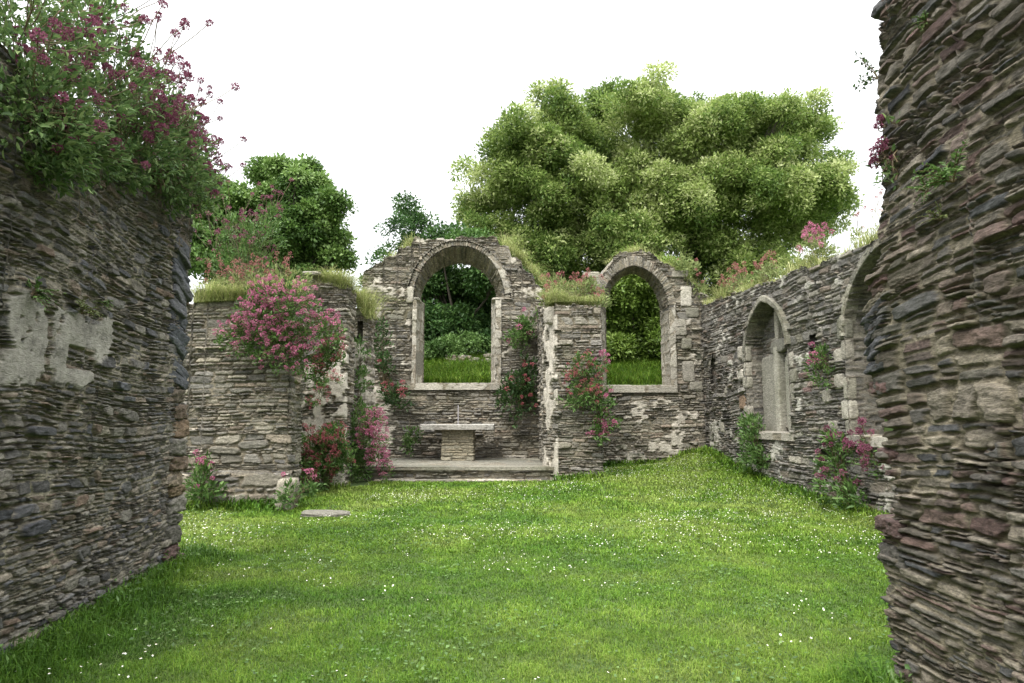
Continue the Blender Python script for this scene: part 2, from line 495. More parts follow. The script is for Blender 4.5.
def arc_pts(xl, xr, zs, zp, n=40, point=1.0):
    """arch from the left springing to the right one, a little pointed"""
    # two-centred arch, radius `point` half-spans (1 = round)
    xc, hw = (xl + xr) / 2, (xr - xl) / 2
    th = np.linspace(math.pi, 0, n)
    c = np.cos(th); x = np.abs(c)
    g = np.sqrt(np.maximum(point ** 2 - (x + point - 1) ** 2, 0)) / math.sqrt(point ** 2 - (point - 1) ** 2)
    return np.stack([xc + hw * c, zs + (zp - zs) * g], -1)

def strip(poly, step):
    """resample a polyline (k,2) at an even step"""
    poly = np.asarray(poly, float)
    L = np.concatenate(([0], np.cumsum(np.linalg.norm(np.diff(poly, axis=0), axis=1))))
    n = max(3, int(L[-1] / step))
    q = np.linspace(0, L[-1], n)
    return np.stack([np.interp(q, L, poly[:, k]) for k in range(poly.shape[1])], -1), q

def loft(name, A, B, mat, style, seed, parent, m=24, step=.025, swap=False, flip=False, off=0):
    """surface from line A to line B (both (k,3)); stones run along the line, or across it when swap"""
    n = max(8, int(np.linalg.norm(np.diff(A, axis=0), axis=1).sum() / step))
    def rs(X):
        L = np.concatenate(([0], np.cumsum(np.linalg.norm(np.diff(X, axis=0), axis=1))))
        q = np.linspace(0, L[-1], n)
        return np.stack([np.interp(q, L, X[:, k]) for k in range(3)], -1), q
    a, qa = rs(np.asarray(A, float)); b, _ = rs(np.asarray(B, float))
    k = np.linspace(0, 1, m)[None, :, None]
    P = a[:, None] * (1 - k) + b[:, None] * k
    d = np.linalg.norm(b - a, axis=1).mean()
    S = np.repeat(qa[:, None], m, 1); Z = np.repeat(np.linspace(0, d, m)[None], n, 0)
    acc = Acc()
    if swap: surf_into(acc, P, Z, S, style, seed, flip=flip)
    else: surf_into(acc, P, S, Z, style, seed, flip=flip)
    return acc.build(name, mat, parent)

def band(name, outer, inner, y0, y1, mat, style, seed, parent, swap=True, step=.025, axis='y', m=9):
    """a raised moulding: inner edge -> face -> outer edge; outer/inner are (k,2) in (x or y, z); y0 = face, y1 = buried back"""
    o, q = strip(outer, step); n = len(o)
    i_, _ = strip(inner, step)
    L = np.linspace(0, 1, n); Li = np.linspace(0, 1, len(i_))
    i_ = np.stack([np.interp(L, Li, i_[:, k]) for k in (0, 1)], -1)
    prof = [(i_, y1), (i_, y0 + .012 * np.sign(y1 - y0))]
    for t in np.linspace(.06, .94, m): prof.append((i_ * (1 - t) + o * t, y0))
    prof += [(o, y0 + .012 * np.sign(y1 - y0)), (o, y1)]
    rowsP, zz, acc_z = [], [], 0
    for k, (p, y) in enumerate(prof):
        Y = np.full(n, y)
        P3 = np.stack([p[:, 0], Y, p[:, 1]], -1) if axis == 'y' else np.stack([Y, p[:, 0], p[:, 1]], -1)
        if k: acc_z += np.linalg.norm(P3 - rowsP[-1], axis=1).mean()
        rowsP.append(P3); zz.append(acc_z)
    P = np.stack(rowsP, 1)
    S = np.repeat(q[:, None], len(prof), 1); Z = np.repeat(np.array(zz)[None], n, 0)
    acc = Acc()
    # orient outwards: the face normal must look towards y0 side
    g = np.cross(np.gradient(P, axis=0), np.gradient(P, axis=1))[n // 2, len(prof) // 2]
    comp = g[1] if axis == 'y' else g[0]
    flip = (comp > 0) != (y0 > y1)
    if swap: surf_into(acc, P, Z, S, style, seed, flip=flip)
    else: surf_into(acc, P, S, Z, style, seed, flip=flip)
    return acc.build(name, mat, parent)

def block(name, c, size, mat, parent, seed, rot=(0, 0, 0), rough=.12, k=5.0, n=12):
    """an irregular weathered stone: rounded box with chipped, layered faces"""
    from mathutils import Euler
    R = np.random.RandomState(seed)
    acc = Acc()
    rm = np.array(Euler(rot).to_matrix())
    g = np.linspace(-1, 1, n)
    U, V = np.meshgrid(g, g, indexing='ij')
    idc = np.array([R.rand(), R.rand(), 0, 0])
    for ax, sg in ((0, 1), (0, -1), (1, 1), (1, -1), (2, 1), (2, -1)):
        Q = np.zeros((n, n, 3))
        Q[..., ax] = sg; Q[..., (ax + 1) % 3] = U if sg > 0 else -U; Q[..., (ax + 2) % 3] = V
        r = (np.abs(Q) ** k).sum(-1) ** (1 / k)
        Q = Q / r[..., None]
        nz = fbm(Q[..., 0] * 1.7 + 5.1 * Q[..., 1] + seed, Q[..., 2] * 2.3 + 1.3 * Q[..., 1], seed, 4) - .5
        Q = Q * (1 + nz[..., None] * rough * 2)
        Q[..., 0] += Q[..., 2] * (R.rand() * 0 + ((seed * 37) % 11 - 5) * .02)
        X = (Q * np.array(size) / 2) @ rm.T + np.array(c)
        acc.grid(X, np.broadcast_to(idc, (n, n, 4)).copy())
    return acc.build(name, mat, parent)

# ------------------------------------------------------------------ ground
def ground_z(x, y):
    x = np.asarray(x, float); y = np.asarray(y, float)
    g = .13 * sst(11.5, 16.5, y) + .10 * sst(0, 2.5, x) * sst(14, 16.6, y)
    g = g + .12 * sst(2.2, 5, x) * sst(15, 19.5, y) + .30 * sst(4.2, 5.6, x) * sst(16, 20.5, y)
    g = g + (fbm(x * .5, y * .5, 3, 3) - .5) * .10 * sst(0, 1.5, np.abs(y - 16.8))
    back = 2.6 + .27 * np.clip(y - 21.2, 0, 5.5) + .02 * np.clip(y - 27, 0, 60)
    hi = np.maximum(sst(21.0, 21.4, y), sst(6.35, 6.75, x))
    hi = np.maximum(hi, sst(13.2, 13.6, y) * (1 - sst(-5.3, -4.9, x)))
    hi = np.maximum(hi, 1 - sst(-16, -11, x))
    hi = hi * sst(-14, -4, y)
    return g * (1 - hi) + np.where(y > 21.2, back, 2.6) * hi

def make_ground():
    def axis(c, n, near, far):
        t = np.linspace(-1, 1, n)
        return c + near * t + (far - near) * np.sign(t) * np.abs(t) ** 7
    xs, ys = axis(0, 420, 34, 1500), axis(12, 420, 34, 1500)
    X, Y = np.meshgrid(xs, ys, indexing='ij')
    Z = ground_z(X, Y)
    P = np.stack([X, Y, Z], -1)
    A = np.zeros(P.shape[:2] + (4,))
    acc = Acc(); acc.grid(P, A)
    mat = bpy.data.materials.new('turf')
    n, l, out = nodes(mat)
    b = n.new('ShaderNodeBsdfPrincipled'); b.inputs['Roughness'].default_value = .95
    g = n.new('ShaderNodeTexCoord').outputs['Object']
    c = mixc(n, l, rng_(n, l, noise(n, l, g, .8, 5, .65), .35, .65), (.035, .080, .012), (.065, .11, .018))
    c = mixc(n, l, rng_(n, l, noise(n, l, g, 30, 5, .7), .4, .7, 0, .5), c, (.07, .065, .025))
    l.new(c, b.inputs['Base Color']); l.new(b.outputs[0], out.inputs[0])
    o = acc.build('ground', mat)
    o['kind'] = 'structure'
make_ground()

# ------------------------------------------------------------------ near left wall
LW = lambda y: -2.78 - .116 * y
def build_left_wall():
    t = thing('ruined_wall', 'tall slate rubble wall with a patch of grey render and valerian on its top', 'stone wall', (LW(4) - .4, 4, 0))
    Y0, Y1, th = -1.5, 7.72, 1.0
    pts = [(LW(Y1) - th, Y1 + .05), (LW(Y0) - th, Y0), (LW(Y0), Y0), (LW(3.3), 3.3), (LW(Y1), Y1)]
    c0 = at(52, 352, 4.9); c0[0] = LW(4.9)
    def plaster(P):
        y, z = P[..., 1], P[..., 2]
        nn = (fbm(y * 3.5, z * 3.5, 61, 5) - .5) * .9
        on = 1.0 * (np.abs(P[..., 0] - (-2.78 - .116 * y)) < .15)
        u = (y - 4.35) / (5.75 - 4.35)
        zc = 2.13 + .0 * u
        d = np.maximum(np.abs(y - 5.05) / .72, np.abs(z - zc) / .30) + nn
        hole = np.maximum(np.abs(y - 5.36) / .20, np.abs(z - 2.08) / .085) + nn * .2
        w = (1 - sst(.86, .98, d)) * sst(.95, 1.1, hole) * sst(.26, .34, fbm(y * 7, z * 7, 63, 4)) * sst(.02, .05, np.abs(y - 4.93 + (z - 2.1) * .25 + nn * .3))
        return w * on
    acc = Acc()
    add_wall(acc, pts, [.08, .08, .05, .011, .04], .0065, -.3, lambda x, y: 4.38 - (7.7 - y) * .13, 'left', 101, plaster=plaster, ragged=.06, caplines=((pts[4], pts[2]), (pts[0], pts[1])))
    acc.build('masonry', M['left'], t)
    # broken jamb at the far end: dark slates on edge over ochre blocks
    R = random.Random(5)
    z = 2.0
    k = 0
    while z < 3.45:
        h = R.uniform(.07, .17)
        block('jamb_slate', (LW(7.6) - .15, 7.40 + R.uniform(-.04, .04), z + h / 2), (.36 + R.uniform(-.05, .06), .40 + R.uniform(-.05, .08), h * .98), M['dark'], t, 300 + k, (R.uniform(-.5, -.3), R.uniform(-.1, .1), R.uniform(-.2, .15)), .06, k=10, n=18)
        z += h * .82; k += 1
    z = -.05
    while z < 2.0:
        h = R.uniform(.07, .22)
        m = M['ochre'] if z > 1.35 and z < 1.95 else (M['purple'] if R.random() < .2 else (M['ochre'] if R.random() < .35 else M['left']))
        block('quoin', (LW(7.6) - .17 + R.uniform(-.03, .02), 7.55 + R.uniform(-.12, .06), z + h / 2), (.42, .40 + R.uniform(-.16, .12), h * .95), m, t, 330 + k, (R.uniform(-.06, .06), 0, R.uniform(-.15, .15)), .13, k=8, n=16)
        z += h * .95; k += 1
    return t
build_left_wall()

# ------------------------------------------------------------------ near right wall
RW = lambda y: 2.17 + .02 * y
def build_right_wall():
    t = thing('ruined_wall', 'tall brown and purple slate rubble wall with a ragged end, close by on the right', 'stone wall', (2.8, 3, 0))
    Y0, Y1, th = -1.5, 4.05, 1.0
    edge = [(.09, 4.19), (.27, 4.21), (.54, 4.23), (.77, 4.24), (.97, 4.22), (1.03, 4.12), (1.09, 4.04), (1.26, 4.04), (1.39, 4.16), (1.54, 4.09), (1.81, 4.22), (2.16, 4.24), (2.43, 4.17), (2.61, 4.04), (2.74, 4.08), (3.04, 4.03),
            (3.21, 4.0), (3.47, 4.02), (3.77, 3.97), (4.02, 3.95), (4.1, 3.88), (5.6, 3.9)]
    pz, po = [a for a, b in edge], [b - Y1 + .07 for a, b in edge]
    def post(Q):
        w = sst(3.45, 3.98, Q[..., 1])
        Q = Q.copy()
        Q[..., 1] += w * (np.interp(Q[..., 2], pz, po) + (vn(Q[..., 2] * 16, Q[..., 0] * 2, 8) - .5) * .08 + (vn(Q[..., 2] * 5, Q[..., 0] * 2, 9) - .5) * .08)
        return Q
    acc = Acc()
    # the path starts at the outer back corner so that its seam stays out of sight
    pts = [(RW(Y0) + th, Y0), (RW(Y1) + th, Y1), (RW(Y1), Y1), (RW(2.9), 2.9), (RW(Y0), Y0)]
    add_wall(acc, pts, [.08, .02, .010, .03, .08], .006, -.3, lambda x, y: 5.6, 'right', 207, post=post, ragged=.05, caplines=((pts[4], (RW(3.8), 3.8)), (pts[0], (RW(3.8) + th, 3.8))))
    acc.build('masonry', M['right'], t)
    # purple and slate stones that stick out of the broken end
    for k, (y, z, sx_, sy, sz, m, ry) in enumerate([(4.08, .97, .34, .30, .10, 'purple', .05), (4.08, .80, .3, .30, .13, 'right', 0),
            (4.06, 1.38, .3, .24, .10, 'purple', .1), (4.10, 1.80, .3, .26, .09, 'purple', 0), (4.12, 1.93, .32, .24, .08, 'right', -.2),
            (4.10, 2.06, .3, .30, .08, 'dark', -.8), (4.12, 2.16, .3, .32, .07, 'dark', -.8), (4.12, 2.25, .3, .30, .07, 'dark', -.8), (4.10, 2.33, .3, .26, .06, 'right', -.7),
            (4.05, 2.46, .3, .26, .09, 'purple', -.2)]):
        block('projecting_stone', (RW(4.0) + .145, y + .10, z), (sx_, sy, sz), M[m], t, 400 + k, (ry * .6, 0, .1 * (k % 3 - 1)), .11, k=8, n=16)
    block('slate_ledge', (RW(4.0) + .22, 3.93, 4.13), (.44, .22, .09), M['dark'], t, 431, (0, 0, .1), .08, k=8)
build_right_wall()

# ------------------------------------------------------------------ cross wall on the left, with its plinth
def build_cross_wall():
    t = thing('ruined_wall', 'grey coursed slate wall with pale plinth blocks and big pink valerian hanging on it', 'stone wall', (-6.5, 13.2, 0))
    acc = Acc()
    pts = [(-12, 12.85), (-4.15, 12.85), (-4.2, 13.8), (-12, 13.8)]
    add_wall(acc, pts, [.022, .05, .08, .08], .014, -.3, lambda x, y: 3.92 + .05 * (x + 6) + .16 * math.floor(2.2 * float(vn(x * .9, 3.3, 12))) - .1, 'far', 511, ragged=.10)
    acc.build('masonry', M['far'], t)
    acc = Acc()
    pts = [(-12, 12.72), (-4.10, 12.70), (-4.10, 13.2), (-12, 13.2)]
    add_wall(acc, pts, [.025, .04, .2, .2], .02, -.3, lambda x, y: .62, 'plinth', 523, ragged=.05)
    acc.build('plinth', M['far'], t)
    block('plinth_block', (-4.05, 12.55, .25), (.34, .4, .62), M['far'], t, 530, rough=.1)
build_cross_wall()

# ------------------------------------------------------------------ piers at the left of the altar
def build_piers():
    t = thing('stone_pier', 'broad stone pier with crumbling white plaster and a yellow grass cap', 'pier', (-4.3, 16, .1))
    acc = Acc()
    def plaster(P):
        x, z = P[..., 0], P[..., 2]
        n = fbm(x * 2.2, z * 1.6, 71, 5)
        w = sst(.44, .50, n + .16 * sst(3.3, 2.2, z) - .22 * sst(3.1, 3.6, z))
        return w * (P[..., 1] < 15.75) * sst(.38, .5, fbm(x * 5, z * 4, 73, 4))
    add_wall(acc, [(-4.85, 16.5), (-4.85, 15.6), (-3.80, 15.6), (-3.80, 16.5)], [.08, .02, .04, .08], .016, -.2, lambda x, y: 4.85 - .12 * sst(-4.3, -3.8, x), 'far', 611, plaster=plaster, ragged=.06)
    acc.build('masonry', M['far'], t)
    block('coping_stone', (-4.65, 15.7, 4.97), (.42, .5, .10), M['pale'], t, 612)
    t = thing('stone_pier', 'slim grey plastered pier with a tall upright slot, half hidden by climbing plants', 'pier', (-4.0, 17.7, .1))
    acc = Acc()
    def hole(C):
        return (np.abs(C[..., 0] + 3.93) < .075) & (C[..., 1] < 17.6) & (C[..., 2] > 3.55) & (C[..., 2] < 4.15)
    def plaster2(P):
        n = fbm(P[..., 0] * 2, P[..., 2] * 1.2, 75, 5)
        return sst(.44, .52, n) * .8 * sst(.4, .5, fbm(P[..., 0] * 6, P[..., 2] * 4, 76, 4))
    add_wall(acc, [(-4.40, 17.5), (-3.72, 17.5), (-3.72, 18.5), (-4.40, 18.5)], [.02, .03, .08, .08], .02, -.2, lambda x, y: 4.45, 'far', 621, hole=hole, plaster=plaster2)
    P = np.zeros((8, 20, 3)); P[..., 0] = np.linspace(-4.03, -3.82, 8)[:, None]; P[..., 2] = np.linspace(3.5, 4.2, 20)[None]; P[..., 1] = 17.8
    surf_into(acc, P, P[..., 0], P[..., 2], 'far', 622)
    acc.build('masonry', M['far'], t)
build_piers()

# ------------------------------------------------------------------ east wall with its two window openings
EY, EB = 20.6, 21.55
def build_east_wall():
    t = thing('ruined_wall', 'end wall with two open round-headed windows, one above the stone altar, trees behind', 'stone wall', (.6, 21, .2))
    prof = [(-4.7, 6.0), (-4.25, 6.28), (-3.98, 6.33), (-3.92, 6.55), (-3.55, 6.62), (-3.48, 6.86), (-3.1, 6.95), (-3.02, 7.16), (-.48, 7.18), (-.40, 6.98), (-.08, 6.90), (-.02, 6.62), (.28, 6.5), (.34, 6.2), (.66, 6.05), (.72, 5.7), (1.1, 5.45), (1.5, 5.1), (2.2, 5.35), (2.55, 5.85), (2.8, 6.15), (3.0, 6.42), (3.35, 6.72), (3.85, 6.82),
            (4.3, 6.66), (4.7, 6.36), (5.0, 6.2), (5.45, 5.95), (5.75, 5.5), (6.4, 5.2)]
    px, pz = [a for a, b in prof], [b for a, b in prof]
    zs = 5.28
    La = arc_pts(-3.02, -.22, zs, 6.93)
    Lb = arc_pts(-2.93, -.47, zs, 6.60)
    Lf = [(-2.90, 2.68), (-2.90, zs)] + [tuple(p) for p in La] + [(-.50, zs), (-.50, 2.68)]
    Lk = [(-2.80, 2.68), (-2.80, zs)] + [tuple(p) for p in Lb] + [(-.66, zs), (-.66, 2.68)]
    rs = 4.95
    Ra = arc_pts(2.72, 4.78, rs, 6.30, point=1.12)
    Rb = arc_pts(2.98, 4.74, rs, 6.28, point=1.12)
    Rf = [(2.72, 2.62)] + [tuple(p) for p in Ra] + [(4.78, 2.62)]
    Rk = [(2.98, 2.62)] + [tuple(p) for p in Rb] + [(4.74, 2.62)]
    def hole(C):
        fr = C[..., 1] < 21.0
        h = np.where(fr, pip(C[..., 0], C[..., 2], Lf) | pip(C[..., 0], C[..., 2], Rf), pip(C[..., 0], C[..., 2], Lk) | pip(C[..., 0], C[..., 2], Rk))
        return h
    def plaster(P):
        x, z = P[..., 0], P[..., 2]
        n = fbm(x * 1.6, z * 2.4, 81, 5)
        right = sst(2.3, 3.0, x) * sst(2.6, 2.2, z) * (1 - sst(5.0, 5.4, x))
        left = (1 - sst(-4.0, -3.2, x)) * sst(3.2, 2.4, z)
        return sst(.54, .57, n + .05 * np.maximum(right, left) - .16 * (1 - np.maximum(right, left))) * sst(.3, .6, fbm(x * 6, z * 9, 82, 3)) * .9
    acc = Acc()
    add_wall(acc, [(-4.6, EY), (6.3, EY), (6.3, EB), (-4.6, EB)], [.026, .08, .045, .08], .017, -.2, lambda x, y: float(np.interp(x, px, pz)), 'far', 711, hole=hole, plaster=plaster, ragged=.075)
    acc.build('masonry', M['far'], t)
    f3 = lambda pts, y: np.array([(p[0], y, p[1]) for p in pts])
    f0, b0 = EY - .03, EB + .03
    # reveals: pale dressed jambs, slate voussoirs in the arches
    wl_ = loft('window_surround', f3(La, f0), f3(Lb, b0), M['far'], 'vous', 721, t, m=40, swap=True, flip=False)
    loft('jamb', f3([(-2.90, 2.62), (-2.90, zs + .03)], f0), f3([(-2.80, 2.62), (-2.80, zs + .03)], b0), M['pale'], 'ashlar', 722, wl_, m=30, swap=True)
    loft('jamb', f3([(-.50, zs + .03), (-.50, 2.62)], f0), f3([(-.66, zs + .03), (-.66, 2.62)], b0), M['pale'], 'ashlar', 723, wl_, m=30, swap=True)
    # springing ledges between jamb and arch
    block('springer', (-2.94, 21.05, zs + .0), (.22, 1.0, .10), M['pale'], wl_, 724)
    block('springer', (-.42, 21.05, zs + .0), (.42, 1.0, .10), M['pale'], wl_, 725)
    Lo = arc_pts(-3.20, -.04, zs - .02, 7.08)
    band('arch_ring', Lo, La, EY - .05, EY + .1, M['far'], 'vous', 726, wl_, swap=True)
    Lo2 = arc_pts(-3.27, .03, zs - .05, 7.13)
    band('hood_mould', Lo2, Lo, EY - .10, EY + .1, M['far'], 'vous', 727, wl_, swap=True, m=4)
    k = int(.60 * len(La))
    seg_in, seg_out = La[-13:-1], np.stack([La[-13:-1, 0] + .19, La[-13:-1, 1] + .05], -1)
    band('dressed_arch_stone', seg_out, seg_in, EY - .085, EY + .1, M['pale'], 'ashlar', 728, wl_)
    band('jamb_face', [(-3.03, 2.66), (-3.03, zs)], [(-2.90, 2.66), (-2.90, zs)], EY - .05, EY + .1, M['pale'], 'ashlar', 729, wl_)
    band('jamb_face', [(-.32, 2.66), (-.32, zs)], [(-.50, 2.66), (-.50, zs)], EY - .05, EY + .1, M['pale'], 'ashlar', 730, wl_)
    block('springer_face', (-3.12, EY - .0, zs + .12), (.22, .2, .5), M['pale'], wl_, 731)
    acc = Acc()
    add_wall(acc, [(-3.15, EY - .10), (-.25, EY - .10), (-.25, EB - .1), (-3.15, EB - .1)], [.03, .05, .06, .06], .02, 2.50, lambda x, y: 2.70, 'slab', 732, ragged=.012)
    acc.build('window_sill', M['pale'], wl_)
    wr = loft('window_surround', f3(Ra, f0), f3(Rb, b0), M['far'], 'vous', 741, t, m=40, swap=True)
    loft('jamb', f3([(2.72, 2.55), (2.72, rs + .03)], f0), f3([(2.98, 2.55), (2.98, rs + .03)], b0), M['pale'], 'ashlar', 742, wr, m=30, swap=True)
    loft('jamb', f3([(4.78, rs + .03), (4.78, 2.55)], f0), f3([(4.74, rs + .03), (4.74, 2.55)], b0), M['pale'], 'ashlar', 743, wr, m=30, swap=True)
    Ro = arc_pts(2.50, 5.0, rs, 6.62, point=1.12)
    band('arch_ring', Ro, Ra, EY - .06, EY + .1, M['far'], 'vous', 744, wr, swap=True)
    band('jamb_face', [(2.50, 2.6), (2.50, rs)], [(2.72, 2.6), (2.72, rs)], EY - .05, EY + .1, M['pale'], 'ashlar', 745, wr)
    band('jamb_face', [(4.98, 2.6), (4.98, rs + .35)], [(4.78, 2.6), (4.78, rs + .05)], EY - .05, EY + .1, M['pale'], 'ashlar', 746, wr)
    acc = Acc()
    add_wall(acc, [(2.45, EY - .10), (4.98, EY - .10), (4.98, EB - .1), (2.45, EB - .1)], [.03, .05, .06, .06], .02, 2.42, lambda x, y: 2.63, 'slab', 747, ragged=.015)
    acc.build('window_sill', M['pale'], wr)
    for k, (x, z, w, h) in enumerate([(5.32, 5.35, .34, .62), (5.12, 4.4, .36, .5), (5.5, 4.85, .4, .3), (5.3, 3.9, .3, .32), (5.33, 3.05, .36, .62), (5.55, 2.62, .4, .25), (5.15, 6.05, .5, .22), (2.45, 6.02, .5, .2), (2.6, 5.75, .36, .4)]):
        block('quoin', (x, EY + .10, z), (w, .3, h), M['pale'] if k in (0, 1, 4) else M['grey'], t, 750 + k, rough=.09, k=9, n=14)
build_east_wall()

# ------------------------------------------------------------------ stub wall right of the altar
def build_stub():
    t = thing('ruined_wall', 'short stub wall with a whitewashed jamb standing between the two open windows', 'stone wall', (1.5, 17, .2))
    acc = Acc()
    def plaster(P):
        x, y, z = P[..., 0], P[..., 1], P[..., 2]
        side = (x - 1.08) < (y - 16.6) * -.33 + .03
        n = fbm((x + y) * 3, z * 1.3, 91, 5)
        return sst(.42, .48, n) * side * sst(.4, .5, fbm((x + y) * 7, z * 4, 93, 4))
    top = lambda x, y: 4.36 + .20 * max(0, y - 17.2)
    add_wall(acc, [(.80, 20.65), (.80, 17.4), (1.08, 16.6), (2.20, 16.62), (2.15, 20.65)], [.05, .02, .022, .07, .07], .016, -.2, top, 'far', 811, plaster=plaster, ragged=.09, caplines=(((2.2, 16.65), (2.15, 20.6)), ((.95, 16.9), (.80, 20.6))))
    acc.build('masonry', M['far'], t)
    block('jamb_stone', (.98, 16.86, 4.18), (.3, .34, .42), M['pale'], t, 812, (0, 0, -1.2), .08)

build_stub()

# ------------------------------------------------------------------ altar, its platform and a loose slab
def build_altar():
    t = thing('altar_platform', 'low stone platform with a paved top under the altar', 'step', (-1.4, 18.5, .1))
    acc = Acc()
    add_wall(acc, [(-3.6, 16.85), (1.15, 16.80), (1.15, 20.55), (-3.6, 20.55)], [.025, .1, .2, .2], .018, -.1, lambda x, y: .40, 'far', 911, ragged=.008, cap=False)
    acc.build('riser', M['far'], t)
    acc = Acc()
    add_wall(acc, [(-3.6, 16.75), (1.15, 16.70), (1.15, 20.55), (-3.6, 20.55)], [.025, .1, .2, .2], .02, .395, lambda x, y: .475, 'slab', 913, ragged=.010, cap=False)
    nx, ny = 170, 110
    X, Y = np.meshgrid(np.linspace(-3.6, 1.15, nx), np.linspace(16.74, 20.55, ny), indexing='ij')
    P = np.stack([X, Y, np.full_like(X, .474)], -1)
    surf_into(acc, P, X, Y, 'slab', 914)
    acc.build('paving', M['grey'], t)
    acc = Acc()
    add_wall(acc, [(-3.3, 16.50), (.7, 16.48), (.7, 16.9), (-3.3, 16.9)], [.025, .1, .1, .1], .02, .0, lambda x, y: .165, 'slab', 915, ragged=.015)
    acc.build('kerb_stones', M['far'], t)
    t = thing('altar', 'stone altar of one long pale slab on a square rubble block', 'altar', (-1.52, 19.6, .48))
    acc = Acc()
    add_wall(acc, [(-1.98, 20.1), (-1.98, 19.25), (-1.06, 19.25), (-1.06, 20.1)], [.018, .018, .018, .05], .012, .44, lambda x, y: 1.34, 'block', 921, ragged=.0, cap=False)
    acc.build('pedestal', M['buff'], t)
    acc = Acc()
    add_wall(acc, [(-2.56, 19.0), (-.50, 19.0), (-.50, 20.25), (-2.56, 20.25)], [.03, .03, .06, .03], .012, 1.335, lambda x, y: 1.46, 'slab', 922, ragged=.0)
    acc2 = acc
    X, Y = np.meshgrid(np.linspace(-2.53, -.53, 30), np.linspace(20.22, 19.03, 20), indexing='ij')
    acc2.grid(np.stack([X, Y, np.full_like(X, 1.338)], -1), np.zeros((30, 20, 4)) + .3 * np.array([1, 1, 0, 0]))
    acc2.build('altar_slab', M['slab'], t)
    t = thing('altar_cross', 'thin pale rod standing upright on the middle of the altar slab', 'rod', (-1.52, 19.4, 1.46))
    R_ = plain_mat('pale_metal', (.33, .31, .33), .5, .1)
    block('rod', (-1.52, 19.4, 1.73), (.025, .025, .56), R_, t, 931, rough=.01, k=8, n=6)
    block('foot', (-1.52, 19.4, 1.47), (.07, .07, .03), R_, t, 932, rough=.02, n=6)
    s = block('stone_slab', (-3.12, 11.75, .025), (.78, .50, .10), M['grey'], None, 941, (0, .03, .12), .12)
    tag(s, 'flat grey stone slab lying loose on the grass by the cross wall', 'stone slab')
build_altar()

